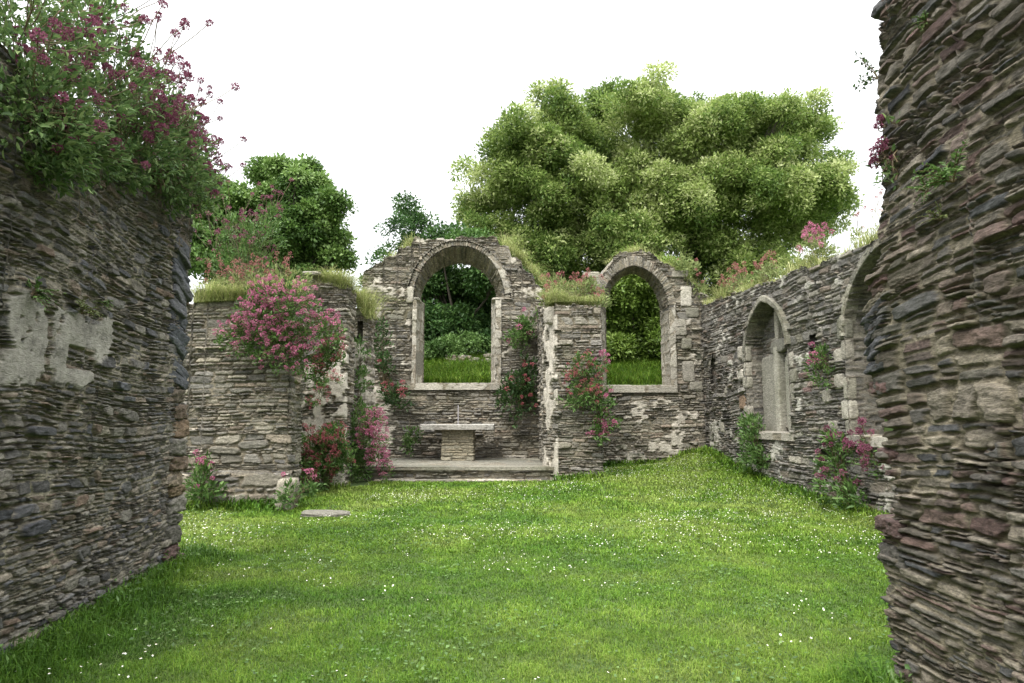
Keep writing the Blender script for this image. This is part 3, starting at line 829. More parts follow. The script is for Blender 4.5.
# ------------------------------------------------------------------ south wall with its blocked windows
SX = lambda y: 6.0 - .0269 * (y - 11.3)
def build_south_wall():
    t = thing('ruined_wall', 'long grey slate side wall with two pale pointed arches and grass growing along its top', 'stone wall', (6.4, 15, .2))
    d0 = .0
    W1 = (14.5, 17.0, 3.25, 4.36, 1.3)      # y near, y far, springing, apex, sill
    W2 = (9.5, 12.15, 3.15, 4.42, 1.3)
    def outline(w):
        a = arc_pts(w[0], w[1], w[2], w[3], point=1.4)
        return [(w[0], w[4])] + [tuple(p) for p in a] + [(w[1], w[4])]
    O1, O2 = outline(W1), outline(W2)
    def hole(C):
        fr = C[..., 0] < 6.3
        y, z = C[..., 1], C[..., 2]
        h = pip(y, z, O1) | pip(y, z, O2)
        h |= (np.abs(y - 13.45) < .13) & (np.abs(z - 3.05) < .24)
        h |= (np.abs(y - 19.55) < .26) & (np.abs(z - 3.0 - .1 * np.sin(y * 20)) < .42)
        h |= (np.abs(y - 13.15) < .18) & (np.abs(z - .78) < .26)
        return h & fr
    def plaster(P):
        y, z = P[..., 1], P[..., 2]
        n = fbm(y * 1.7, z * 2.1, 97, 5)
        return sst(.57, .60, n - .09 + .06 * sst(2.8, 1.8, z)) * sst(.3, .6, fbm(y * 6, z * 9, 98, 3)) * .85
    acc = Acc()
    add_wall(acc, [(SX(20.55), 20.55), (SX(5.5), 5.5), (SX(5.5) + 1, 5.5), (SX(20.55) + 1, 20.55)], [.024, .08, .1, .08], .016, -.2,
             lambda x, y: float(np.interp(y, [5, 9.5, 10.5, 11.5, 12.6, 14, 17, 20.6], [4.65, 4.62, 4.6, 4.6, 4.62, 4.68, 4.84, 5.09])), 'far', 1011, hole=hole, plaster=plaster, ragged=.05)
    acc.build('masonry', M['south'], t)
    def recess(parent, w, depth, seed, z0):
        ny = int((w[1] - w[0] + .5) / .03); nz = int((w[3] - z0 + .4) / .02)
        Y, Z = np.meshgrid(np.linspace(w[1] + .2, w[0] - .2, ny), np.linspace(z0 - .2, w[3] + .15, nz), indexing='ij')
        P = np.stack([SX(Y) + depth, Y, Z], -1)
        acc = Acc(); surf_into(acc, P, -Y, Z, 'far', seed)
        return acc.build('window_recess', M['south'], parent)
    for w, O, dep, seed in ((W1, O1, .42, 1020), (W2, O2, .80, 1040)):
        p = recess(t, w, dep, seed, w[4])
        a = arc_pts(w[0], w[1], w[2], w[3], point=1.4)
        f3 = lambda pts, off: np.array([(SX(q[0]) + off, q[0], q[1]) for q in pts])
        loft('arch_soffit', f3(a, -.03), f3(a, dep + .03), M['south'], 'vous', seed + 1, p, m=24, swap=True, flip=True)
        for yy, fl in ((w[0], False), (w[1], True)):
            loft('reveal', f3([(yy, w[4] - .05), (yy, w[2] + .02)], -.03), f3([(yy, w[4] - .05), (yy, w[2] + .02)], dep + .03), M['south'], 'block', seed + 2, p, m=20, swap=True, flip=not fl)
        k0 = 3 if seed == 1020 else 0
        out = arc_pts(w[0] - .15, w[1] + .15, w[2] - .05, w[3] + .13, point=1.4)
        sxm = SX((w[0] + w[1]) / 2)
        band('arch_ring', out, arc_pts(w[0], w[1], w[2] - .05, w[3], point=1.4), sxm - .07, sxm + .15, M['grey'], 'ashlar', seed + 3, p, axis='x')
        P_s = Acc()
        add_wall(P_s, [(SX(w[1]) - .06, w[1] + .1), (SX(w[0]) - .06, w[0] - .1), (SX(w[0]) + dep, w[0] - .1), (SX(w[1]) + dep, w[1] + .1)], [.03, .1, .1, .1], .02, w[4] - .14, lambda x, y, w=w: w[4] + .02, 'slab', seed + 4, ragged=.012)
        P_s.build('window_sill', M['pale'], p)
        # dressed jamb stones, alternate long and short
        for yy, sg in ((w[0], -1), (w[1], 1)):
            z = w[4]; k = 0
            while z < w[2] - .1:
                hgt = .30 + .06 * ((k * 7) % 3)
                wd = .34 if k % 2 else .2
                if (k * 5 + int(yy)) % 4 != 3:
                    block('jamb_stone', (SX(yy) + .06, yy + sg * wd * .35, z + hgt / 2), (.16, wd, hgt * .95), M['pale'] if k % 3 == 1 else M['grey'], p, seed + 10 + k + (50 if sg > 0 else 0), rough=.07, k=7, n=8)
                z += hgt; k += 1
        if seed == 1020:
            ym = 15.75
            block('mullion', (SX(ym) + .33, ym + .05, 2.3), (.2, .26, 2.1), M['palegrey'], p, 1071, rough=.03, k=9)
            for k, (yy, zz, hh, ww) in enumerate([(15.08, 2.2, 1.8, 1.02), (16.42, 2.2, 1.9, 1.02)]):
                block('tracery_panel', (SX(yy) + .40, yy, zz), (.16, ww, hh), M['palegrey'], p, 1072 + k, rough=.04, k=8)
            block('tracery_head', (SX(ym) + .33, ym, 3.3), (.18, .8, .34), M['grey'], p, 1075, rough=.14, k=4)
            block('mullion_top', (SX(ym) + .36, ym + .1, 3.75), (.14, .2, .9), M['grey'], p, 1076, rough=.1, k=5)
        else:
            for k, (yy, zz, hh, ww) in enumerate([(11.55, 1.85, 1.1, .8), (10.6, 1.8, 1.0, .8)]):
                block('rendered_panel', (SX(yy) + .74, yy, zz), (.2, ww, hh), M['palegrey'], p, 1085 + k, rough=.05, k=8)
    for yc, zc, hw, hh, dp in ((13.45, 3.05, .3, .4, .5), (19.55, 3.0, .5, .7, .6), (13.15, .78, .4, .45, .5)):
        Y, Z = np.meshgrid(np.linspace(yc + hw, yc - hw, 16), np.linspace(zc - hh, zc + hh, 24), indexing='ij')
        # a shallow box: back and sides in one bent sheet
        a = np.maximum(np.abs(Y - yc) / hw, np.abs(Z - zc) / hh)
        P = np.stack([SX(Y) + .06 + dp * (1 - sst(.62, .9, a)), Y, Z], -1)
        acc = Acc(); surf_into(acc, P, -Y, Z, 'far', 1090, N=np.broadcast_to(np.array([-1., 0, 0]), P.shape))
        acc.build('niche', M['south'], t)
    # pale and reddish facing stones scattered through the lower courses
    R = random.Random(77)
    for k, (y, z, h, w, m) in enumerate([(17.45, 3.3, .34, .3, 'pale'), (17.5, 2.75, .28, .42, 'pale'), (17.4, 2.05, .36, .46, 'ochre'), (12.45, 2.75, .3, .36, 'pale'), (12.5, 2.3, .28, .34, 'pale'),
            (13.0, 2.05, .26, .3, 'pale'), (13.9, 2.5, .12, .5, 'purple'), (13.8, 2.2, .12, .4, 'purple'), (14.2, 1.35, .2, .4, 'pale'), (12.8, 1.5, .18, .36, 'pale'), (15.0, 1.2, .12, .7, 'pale'), (19.0, 1.4, .3, .3, 'pale'), (18.6, 2.4, .24, .3, 'pale')]):
        block('facing_stone', (SX(y) + .085, y, z), (.2, w, h), M[m], t, 1100 + k, rough=.1)
build_south_wall()

# ------------------------------------------------------------------ vegetation builders
def unit(v):
    return v / np.maximum(np.linalg.norm(v, axis=-1, keepdims=True), 1e-9)

def leaves_mesh(name, pos, dirv, nrm, length, width, mat, parent, rnd, val, shape='lance', fold=.25):
    """one mesh of many small leaves; each leaf 4 (diamond) or 6 (lance) vertices, folded along the midrib, bent at the tip"""
    n = len(pos)
    d = unit(dirv)
    s = unit(np.cross(d, nrm)); u = np.cross(s, d)
    L = np.asarray(length).reshape(-1, 1) * np.ones((n, 1)); W = np.asarray(width).reshape(-1, 1) * np.ones((n, 1))
    if shape == 'lance':
        v = np.stack([pos, pos + d * L * .35 + s * W * .5 + u * W * fold, pos + d * L * .35 - s * W * .5 + u * W * fold,
                      pos + d * L * .72 + s * W * .34 + u * (W * fold - L * .06), pos + d * L * .72 - s * W * .34 + u * (W * fold - L * .06), pos + d * L - u * L * .16,
                      pos + d * L * .36, pos + d * L * .72 - u * L * .06], 1)
        f = np.array([[0, 6, 1, 1], [0, 2, 6, 6], [6, 7, 3, 1], [6, 2, 4, 7], [7, 5, 3, 3], [7, 4, 5, 5]])
        k = 8
        tri = np.array([3, 3, 4, 4, 3, 3])
        flat = np.array([0, 6, 1, 0, 2, 6, 6, 7, 3, 1, 6, 2, 4, 7, 7, 5, 3, 7, 4, 5])
    else:
        v = np.stack([pos, pos + d * L * .5 + s * W * .5 + u * W * fold, pos + d * L - u * L * .1, pos + d * L * .5 - s * W * .5 + u * W * fold], 1)
        k = 4; flat = np.array([0, 1, 2, 0, 2, 3]); tri = np.array([3, 3])
    F = (flat[None] + (np.arange(n) * k)[:, None]).ravel()
    T = np.tile(tri, n)
    A = np.zeros((n, k, 4)); A[..., 0] = np.asarray(rnd)[:, None]; A[..., 1] = np.asarray(val)[:, None]
    return link(name, v.reshape(-1, 3), F, T, mat, parent, {'col': A.reshape(-1, 4)}, smooth=False)

def tubes_mesh(name, paths, radii, mat, parent, seed=0, sides=4):
    """many thin tubes in one mesh; paths: list of (k,3); radii: (r0, r1)"""
    V, F, T, A, n0 = [], [], [], [], 0
    R = np.random.RandomState(seed)
    for p, (r0, r1) in zip(paths, radii):
        p = np.asarray(p, float); k = len(p)
        d = unit(np.gradient(p, axis=0))
        ref = np.array([.31, .77, .55]); a = unit(np.cross(d, ref)); b = np.cross(d, a)
        th = np.arange(sides) / sides * 2 * math.pi
        r = np.linspace(r0, r1, k)[:, None, None]
        ring = p[:, None] + r * (a[:, None] * np.cos(th)[None, :, None] + b[:, None] * np.sin(th)[None, :, None])
        V.append(ring.reshape(-1, 3))
        idx = np.arange(k * sides).reshape(k, sides) + n0
        q = np.stack([idx[:-1], np.roll(idx[:-1], -1, 1), np.roll(idx[1:], -1, 1), idx[1:]], -1).reshape(-1, 4)
        F.append(q.ravel()); T.append(np.full(len(q), 4))
        c = np.zeros((k * sides, 4)); c[:, 0] = R.rand(); c[:, 1] = R.rand(); A.append(c)
        n0 += k * sides
    return link(name, np.concatenate(V), np.concatenate(F), np.concatenate(T), mat, parent, {'col': np.concatenate(A)})

def curve3(a, b, sag, n=6, wob=0, R=None):
    t = np.linspace(0, 1, n)[:, None]
    p = a * (1 - t) + b * t
    p[:, 2] += sag * (4 * t * (1 - t))[:, 0]
    if wob and R is not None: p[1:-1] += R.randn(n - 2, 3) * wob
    return p

def head_points(R, c, up, r, n):
    """florets of one rounded flower head"""
    d = unit(R.randn(n, 3) + up * .5)
    return c + d * r * (R.rand(n, 1) ** .4) * np.array([1, 1, .8]), d

FLOWER = {
    'magenta': leaf_mat('valerian_magenta', [(.18, .055, .095), (.26, .10, .15), (.20, .06, .10)], .25, .7, .1),
    'pink': leaf_mat('valerian_pink', [(.40, .11, .20), (.50, .20, .30), (.34, .10, .17)], .25, .7, .1),
    'red': leaf_mat('valerian_red', [(.33, .08, .10), (.42, .15, .16), (.29, .075, .09)], .25, .7, .1),
    'rust': leaf_mat('valerian_rust', [(.32, .11, .11), (.36, .17, .16), (.26, .085, .09)], .25, .7, .1),
}
LEAF = {
    'bluegreen': leaf_mat('valerian_leaf', [(.065, .12, .04), (.105, .18, .06), (.145, .23, .075), (.20, .27, .10)], .3, .55, .25),
    'dark': leaf_mat('dark_leaf', [(.03, .065, .022), (.05, .10, .03), (.07, .13, .035)], .25, .5, .3),
    'mid': leaf_mat('mid_leaf', [(.06, .12, .032), (.10, .185, .048), (.15, .24, .07)], .3, .5, .3),
    'pale': leaf_mat('pale_leaf', [(.14, .19, .07), (.20, .25, .09), (.26, .29, .12)], .3, .6, .2),
}
_heads = {}
def head_variants(kind, r):
    key = (kind, round(r, 3))
    if key not in _heads:
        vs = []
        for k in range(4):
            R = np.random.RandomState(900 + k)
            p, d = head_points(R, np.zeros(3), np.array([0, 0, 1.]), r, 90)
            nn = unit(np.cross(d, R.randn(90, 3)))
            o = leaves_mesh('flower_head', p, d, nn, r * .52, r * .46, FLOWER[kind], None, R.rand(90), R.rand(90), 'diamond')
            vs.append(o)
        _heads[key] = vs
    return _heads[key]

def valerian(label, blobs, nleaf, leaf, leaf_kind, nflow, flower, head_r, seed, root=None, up=.6, rise=.25, group='valerian growing on the ruins', name='red_valerian', cat='flowering plant',
             separate=False, lanky=0, out=(0, -.3, 0), nfl=40, shape='lance', shell=.5, spray=0):
    """a clump: leaves through the blobs' volume, stems from the root, round flower heads around its outside.
    blobs: (x, y, z, rx, ry, rz, weight)"""
    R = np.random.RandomState(seed)
    B = np.array(blobs, float)
    root = np.array(root if root is not None else B[0, :3] - np.array([0, -.1, B[0, 5] * .8]), float)
    t = thing(name, label, cat, root, group)
    out = np.array(out, float)
    w = B[:, 6] / B[:, 6].sum()
    k = R.choice(len(B), nleaf, p=w)
    dv = unit(R.randn(nleaf, 3))
    rad = R.rand(nleaf) ** shell
    # small sprigs: leaves gather around them, with gaps between
    nsp = max(6, nleaf // 14)
    sk = R.choice(len(B), nsp, p=w); sd = unit(R.randn(nsp, 3)); sr = R.rand(nsp) ** (shell * .8)
    sp = B[sk, :3] + sd * sr[:, None] * B[sk, 3:6]
    pick = R.randint(0, nsp, nleaf)
    pos = sp[pick] + R.randn(nleaf, 3) * leaf * .55
    od = unit(pos - B[sk[pick], :3])
    d = unit(od * .8 + out + np.array([0, 0, up]) + R.randn(nleaf, 3) * .55)
    nrm = unit(np.array([0, 0, 1.]) + od * .5 + R.randn(nleaf, 3) * .5)
    val = np.clip(.5 + .3 * (R.rand(nsp)[pick] - .5) + .5 * (R.rand(nleaf) - .5), 0, 1)
    L = leaf * R.uniform(.6, 1.3, nleaf)
    leaves_mesh('leaves', pos, d, nrm, L, L * R.uniform(.28, .45, nleaf), LEAF[leaf_kind], t, R.rand(nleaf), val, shape)
    paths, rr = [], []
    for q in range(min(nsp, 60)):
        paths.append(curve3(root + R.randn(3) * .06, sp[q], .08, 6, .015, R)); rr.append((.006, .003))
    if nflow:
        k = R.choice(len(B), nflow, p=w)
        dd = unit(R.randn(nflow, 3) + np.array([0, 0, up]) + out * 1.4)
        fp = B[k, :3] + dd * B[k, 3:6] * R.uniform(.75, 1.15, (nflow, 1))
        fp[:, 2] += R.uniform(0, rise, nflow) ** 1.0
        if lanky:
            ix = R.rand(nflow) < .35
            fp[ix] += unit(R.randn(ix.sum(), 3) * .4 + np.array([.3, 0, 1.]) + out * .5) * R.uniform(.1, lanky, (ix.sum(), 1))
        for q in range(nflow):
            a = B[k[q], :3] + (fp[q] - B[k[q], :3]) * .35
            paths.append(curve3(a, fp[q], -.02, 5, .008, R)); rr.append((.005, .0035))
        if separate:
            hv = head_variants(flower, head_r)
            used = valerian.used
            for q in range(nflow):
                src = hv[q % 4]
                key = src.name
                if key not in used:
                    o = src; used.add(key)
                else:
                    o = src.copy(); COL.objects.link(o)
                o.parent = t
                o.location = tuple(fp[q] - root)
                o.rotation_euler = (R.uniform(-.6, .6), R.uniform(-.6, .6), R.uniform(0, 6.28))
                sc = R.uniform(.6, 1.25); o.scale = (sc, sc, sc * R.uniform(.8, 1.4))
        else:
            P, D = [], []
            for q in range(nflow):
                c = fp[q] ; hr = head_r * R.uniform(.6, 1.3)
                p_, d_ = head_points(R, np.zeros(3), np.array([0, 0, 1.]), hr, nfl)
                if spray:
                    p_[:, 2] *= 1 + spray
                P.append(p_ + c); D.append(d_)
            P = np.concatenate(P); D = np.concatenate(D); m = len(P)
            leaves_mesh('flowers', P, D, unit(np.cross(D, R.randn(m, 3))), head_r * .55, head_r * .5, FLOWER[flower], t, R.rand(m), np.repeat(R.rand(nflow), nfl) * .6 + R.rand(m) * .4, 'diamond')
    tubes_mesh('stems', paths, rr, M['stem'], t, seed, 3)
    return t
valerian.used = set()

def grass_blades(name, base, height, width, lean, cols_rnd, val, mat, parent=None, seg=2, az=None, R=None):
    """bent grass blades, 5 vertices each"""
    n = len(base)
    R = R or np.random.RandomState(1)
    th = R.rand(n) * 2 * math.pi if az is None else az
    side = np.stack([np.cos(th), np.sin(th), np.zeros(n)], -1); fw = np.stack([-np.sin(th), np.cos(th), np.zeros(n)], -1)
    H = np.asarray(height).reshape(-1, 1) * np.ones((n, 1)); W = np.asarray(width).reshape(-1, 1) * np.ones((n, 1)); Ln = np.asarray(lean).reshape(-1, 1) * np.ones((n, 1))
    up = np.array([0, 0, 1.])
    mid = base + up * H * .6 + fw * Ln * H * .3
    tip = base + up * H * (1 - .35 * np.minimum(Ln, 1.6)) + fw * Ln * H * .95
    v = np.stack([base - side * W / 2, base + side * W / 2, mid + side * W * .4, mid - side * W * .4, tip], 1)
    flat = np.array([0, 1, 2, 3, 3, 2, 4]); tri = np.array([4, 3])
    F = (flat[None] + (np.arange(n) * 5)[:, None]).ravel()
    A = np.zeros((n, 5, 4)); A[..., 0] = np.asarray(cols_rnd)[:, None]; A[..., 1] = np.asarray(val)[:, None]
    return link(name, v.reshape(-1, 3), F, np.tile(tri, n), mat, parent, {'col': A.reshape(-1, 4)}, smooth=False)

# ------------------------------------------------------------------ lawn
GRASS = leaf_mat('grass', [(.052, .125, .014), (.092, .185, .018), (.142, .232, .026), (.205, .27, .058)], .3, .6, .2, (.55, 1.45))
DRY = leaf_mat('dry_grass', [(.20, .27, .075), (.32, .36, .13), (.46, .45, .23), (.25, .31, .09)], .3, .7, .15)
def wall_distance(x, y):
    d = np.minimum(np.abs(x - LW(y)) + 50 * (y > 8.3), np.abs(SX(y) - x))
    d = np.minimum(d, np.where(y < 4.5, np.abs(x - RW(y)), 9))
    d = np.minimum(d, np.where(x < -4.0, np.abs(12.7 - y), 9))
    d = np.minimum(d, np.where((x > 1) & (x < 2.3), np.abs(16.5 - y), 9))
    d = np.minimum(d, np.where(x > 2.2, np.abs(20.5 - y), 9))
    d = np.minimum(d, np.where((x > -4.9) & (x < -3.6), np.abs(15.5 - y), 9))
    return d
def lawn_ok(x, y):
    ok = (x > LW(y) + .0) | (y > 8.2)
    ok &= (x < SX(y)) & ~((y < 4.6) & (x > RW(y)))
    ok &= ~((x < -4.1) & (y > 12.7)) & ~((x > -3.4) & (x < 1.2) & (y > 16.45)) & ~((x > .9) & (x < 2.3) & (y > 16.5)) & ~((x < -3.3) & (y > 15.5))
    return ok & (y < 20.55)
def make_lawn():
    R = np.random.RandomState(4)
    zones = [(2.9, 5.5, 11500, .0042, .042), (5.5, 8.5, 6000, .006, .044), (8.5, 12, 2700, .011, .06), (12, 20.6, 1300, .018, .07)]
    Bs, H, W, C, V, Ln = [], [], [], [], [], []
    for y0, y1, dens, wd, ht in zones:
        x0, x1 = -.78 * y1 - .3, .78 * y1 + .3
        x0, x1 = max(x0, -8), min(x1, 6.1)
        n = int((x1 - x0) * (y1 - y0) * dens)
        x, y = R.uniform(x0, x1, n), R.uniform(y0, y1, n)
        keep = lawn_ok(x, y) & (np.abs(x) < .80 * y + .4)
        x, y = x[keep], y[keep]
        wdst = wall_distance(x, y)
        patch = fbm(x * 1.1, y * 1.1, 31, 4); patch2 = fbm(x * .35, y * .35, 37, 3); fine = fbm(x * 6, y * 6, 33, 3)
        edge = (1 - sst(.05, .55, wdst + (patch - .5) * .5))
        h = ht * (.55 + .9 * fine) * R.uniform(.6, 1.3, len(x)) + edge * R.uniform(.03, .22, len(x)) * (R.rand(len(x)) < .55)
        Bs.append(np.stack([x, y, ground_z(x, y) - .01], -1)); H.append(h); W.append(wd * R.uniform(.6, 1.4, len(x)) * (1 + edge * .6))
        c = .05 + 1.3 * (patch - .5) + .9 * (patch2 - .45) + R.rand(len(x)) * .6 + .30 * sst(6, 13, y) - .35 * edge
        C.append(np.clip(c, 0, 1)); V.append(np.clip(.5 + (fine - .5) * 1.3 + (R.rand(len(x)) - .5) * .9, 0, 1)); Ln.append(R.uniform(.2, 1.3, len(x)))
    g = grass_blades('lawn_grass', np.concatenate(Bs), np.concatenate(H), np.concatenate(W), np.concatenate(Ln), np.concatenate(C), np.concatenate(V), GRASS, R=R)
    tag(g, 'mown green lawn grass covering the floor of the ruin', 'grass', kind='stuff')
    # bank behind the windows
    n = 60000
    x, y = R.uniform(-4.5, 6.5, n), R.uniform(21.6, 26.5, n)
    g = grass_blades('bank_grass', np.stack([x, y, ground_z(x, y) - .02], -1), R.uniform(.12, .45, n), R.uniform(.015, .03, n), R.uniform(.2, 1.2, n), np.clip(R.rand(n) * .8 + .1, 0, 1), R.rand(n), GRASS, R=R)
    tag(g, 'bright long grass on the bank behind the window openings', 'grass', kind='stuff')
    # daisies
    n = 26000
    x, y = R.uniform(-7, 6, n), 3 + 17 * R.rand(n) ** .8
    d = fbm(x * .8, y * .8, 41, 4) + .10 * sst(0, 5, x)
    keep = lawn_ok(x, y) & (d + R.rand(n) * .3 > .735) & (np.abs(x) < .8 * y)
    x, y = x[keep], y[keep]; n = len(x)
    z = ground_z(x, y) + R.uniform(.05, .08, n)
    r = R.uniform(.0045, .0085, n)
    tilt = R.randn(n, 2) * .35
    th = np.arange(8) / 8 * 2 * math.pi
    ring = np.stack([np.cos(th), np.sin(th)], -1)
    V = np.zeros((n, 16, 3))
    for k in range(8):
        V[:, k] = np.stack([x + r * ring[k, 0], y + r * ring[k, 1], z + r * (ring[k, 0] * tilt[:, 0] + ring[k, 1] * tilt[:, 1])], -1)
        V[:, 8 + k] = np.stack([x + .35 * r * ring[k, 0], y + .35 * r * ring[k, 1], z + .002 + .35 * r * (ring[k, 0] * tilt[:, 0] + ring[k, 1] * tilt[:, 1])], -1)
    flat = np.arange(16); F = (flat[None] + (np.arange(n) * 16)[:, None]).ravel()
    wht = plain_mat('daisy_white', (.78, .78, .74), .7, .05); yel = plain_mat('daisy_yellow', (.6, .42, .05), .7, .05)
    o = link('daisies', V.reshape(-1, 3), F, np.tile([8, 8], n), [wht, yel], smooth=False, mat_idx=np.tile([0, 1], n))
    tag(o, 'tiny white daisies sprinkled through the lawn', 'daisies', kind='stuff')
    # leafy weeds along the feet of the walls
    m = 90000
    x, y = R.uniform(-6.5, 6.1, m), R.uniform(3, 20, m)
    wd = wall_distance(x, y)
    keep = lawn_ok(x, y) & (np.abs(x) < .8 * y + .3) & (wd < .45 * fbm(x * 1.5, y * 1.5, 49, 3) + .05) & (R.rand(m) < .8)
    x, y, wd = x[keep], y[keep], wd[keep]; m = len(x)
    pos = np.stack([x, y, ground_z(x, y) + R.rand(m) * np.clip(.24 - wd * .6, .04, .3)], -1)
    d = R.randn(m, 3); d[:, 2] = np.abs(d[:, 2]) * .6
    o = leaves_mesh('weeds', pos, d, unit(np.array([0, 0, 1.]) + R.randn(m, 3) * .4), R.uniform(.03, .08, m), R.uniform(.015, .035, m), LEAF['mid'], None, R.rand(m), R.rand(m), 'diamond', .15)
    tag(o, 'leafy weeds along the feet of the old walls', 'weeds', kind='stuff')
    # broad clover and plantain leaves among the grass
    n = 26000
    x, y = R.uniform(-6, 6, n), 3 + 11 * R.rand(n) ** .9
    keep = lawn_ok(x, y) & (fbm(x * 1.3, y * 1.3, 45, 4) + R.rand(n) * .2 > .62) & (np.abs(x) < .8 * y + .3)
    x, y = x[keep], y[keep]; n = len(x)
    pos = np.stack([x, y, ground_z(x, y) + R.uniform(.015, .05, n)], -1)
    d = R.randn(n, 3); d[:, 2] = np.abs(d[:, 2]) * .3
    o = leaves_mesh('clover', pos, d, unit(np.array([0, 0, 1.]) + R.randn(n, 3) * .3), R.uniform(.02, .045, n), R.uniform(.016, .03, n), LEAF['mid'], None, R.rand(n), R.rand(n), 'diamond', .1)
    tag(o, 'dark low clover leaves in patches among the grass', 'clover', kind='stuff')
make_lawn()

def wall_grass(label, line, width, n, hgt, seed, mat=DRY, name='wall_top_grass', hang=0):
    """a fringe of grass along a wall's broken top"""
    R = np.random.RandomState(seed)
    line = np.asarray(line, float)
    q, _ = strip(line, .05)
    L = np.linspace(0, 1, len(q)); L_ = len(q) * .05
    tt = R.rand(n)
    # tufts
    nt = max(8, n // 45)
    tc_ = R.rand(nt); tt = np.clip(tc_[R.randint(0, nt, n)] + R.randn(n) * .012, 0, 1)
    base = np.stack([np.interp(tt, L, q[:, k]) for k in range(3)], -1)
    base[:, :2] += (R.rand(n, 2) - .5) * np.array(width)
    base[:, 2] -= .04
    g0 = fbm(tt * L_ * 1.3, 0 * tt, seed, 4)
    h = hgt * R.uniform(.25, 1.25, n) * np.clip(.15 + 2.6 * (g0 - .32), .12, 1.5)
    g = grass_blades(name, base, h, R.uniform(.005, .013, n), R.uniform(.3, 2.2, n), np.clip(R.rand(n) * .9 + .05 * R.randn(n), 0, 1), R.rand(n), mat, R=R)
    return tag(g, label, 'grass', kind='stuff')

# ------------------------------------------------------------------ trees
def tree(label, base, lobes, leaf, per, clump_r, mat, seed, name='broadleaf_tree', flat=.8, trunk_r=.35, nclump=40, group='trees behind the ruin', limbs=8, width=.5, droop=0, cat='tree', bright=.5):
    """lobes: (x, y, z, r). Clumps sit over each lobe's upper surface and inside it; leaves fill each clump."""
    R = np.random.RandomState(seed)
    base = np.array(base, float)
    t = thing(name, label, cat, base, group)
    B = np.array(lobes, float)
    CP, CR, CO, CV = [], [], [], []
    for b in B:
        k = max(4, int(nclump * (b[3] / B[:, 3].mean()) ** 2))
        d = unit(R.randn(k, 3)); d[:, 2] = np.where(d[:, 2] < -.55, -d[:, 2], d[:, 2])
        rad = b[3] * np.where(R.rand(k) < .75, np.where(R.rand(k) < .14, R.uniform(1.05, 1.25, k), R.uniform(.80, 1.1, k)), R.uniform(.35, .85, k))
        p = b[:3] + d * rad[:, None] * np.array([1, 1, flat])
        CP.append(p); CR.append(clump_r * np.where(rad > b[3] * 1.1, R.uniform(.35, .7, k), R.uniform(.5, 1.4, k))); CO.append(d); CV.append(np.clip(.5 + .3 * R.randn() + .25 * R.randn(k), 0, 1))
    CP, CR, CO, CV = np.concatenate(CP), np.concatenate(CR), np.concatenate(CO), np.concatenate(CV)
    nc = len(CP)
    cnt = np.maximum(8, (per * (CR / clump_r) ** 2)).astype(int)
    ci = np.repeat(np.arange(nc), cnt); n = len(ci)
    d = unit(R.randn(n, 3) + CO[ci] * .35 + np.array([0, 0, .25]))
    rr = R.rand(n) ** .45
    pos = CP[ci] + d * (CR[ci] * rr)[:, None] * np.array([1.1, 1.1, .82])
    pos[:, 2] -= droop * CR[ci] * rr ** 2
    dirv = unit(d * .9 + R.randn(n, 3) * .5 + np.array([0, 0, .05 - droop]))
    nrm = unit(np.array([0, 0, .8]) + d * .9 + R.randn(n, 3) * .45)
    L = leaf * R.uniform(.6, 1.35, n)
    rnd = np.clip(CV[ci] * .6 + R.rand(n) * .45 - .05, 0, 1)
    leaves_mesh('crown', pos, dirv, nrm, L, L * width * R.uniform(.8, 1.2, n), mat, t, rnd, np.clip(R.rand(n) * .7 + .3 * CV[ci], 0, 1), 'diamond', .15)
    cen = B[:, :3].mean(0); topz = B[:, 2].max()
    fork = base + (cen - base) * np.array([.25, .25, .35])
    tp = curve3(base - np.array([0, 0, .3]), fork, 0, 10, .04 * trunk_r * 6, R)
    tubes_mesh('trunk', [tp], [(trunk_r * 1.25, trunk_r * .8)], M['bark'], t, seed, 10)
    paths, rr_ = [], []
    order = R.permutation(len(B))[:max(limbs, 3)]
    for q in order:
        e_ = B[q, :3]
        p = curve3(fork, e_, -.06 * np.linalg.norm(e_ - fork), 8, .12 * trunk_r, R); paths.append(p); rr_.append((trunk_r * .55, trunk_r * .12))
        near = np.argsort(np.linalg.norm(CP - e_, axis=1))[:14]
        for z in near[::2]:
            paths.append(curve3(p[5], CP[z], .0, 5, .06, R)); rr_.append((trunk_r * .14, trunk_r * .03))
    tubes_mesh('branches', paths, rr_, M['bark'], t, seed + 1, 6)
    return t

OAK = leaf_mat('evergreen_oak_leaf', [(.08, .145, .032), (.145, .225, .05), (.24, .32, .085), (.36, .42, .16), (.50, .53, .29)], .42, .5, .3, (.75, 1.3))
SYC = leaf_mat('sycamore_leaf', [(.06, .125, .028), (.10, .185, .04), (.155, .25, .062), (.21, .30, .10)], .3, .45, .35)
BEECH = leaf_mat('beech_leaf', [(.03, .08, .022), (.05, .115, .03), (.08, .155, .036), (.11, .20, .05)], .3, .5, .3)
BAY = leaf_mat('bay_leaf', [(.075, .135, .022), (.115, .19, .03), (.165, .25, .045), (.22, .30, .07)], .3, .45, .35)

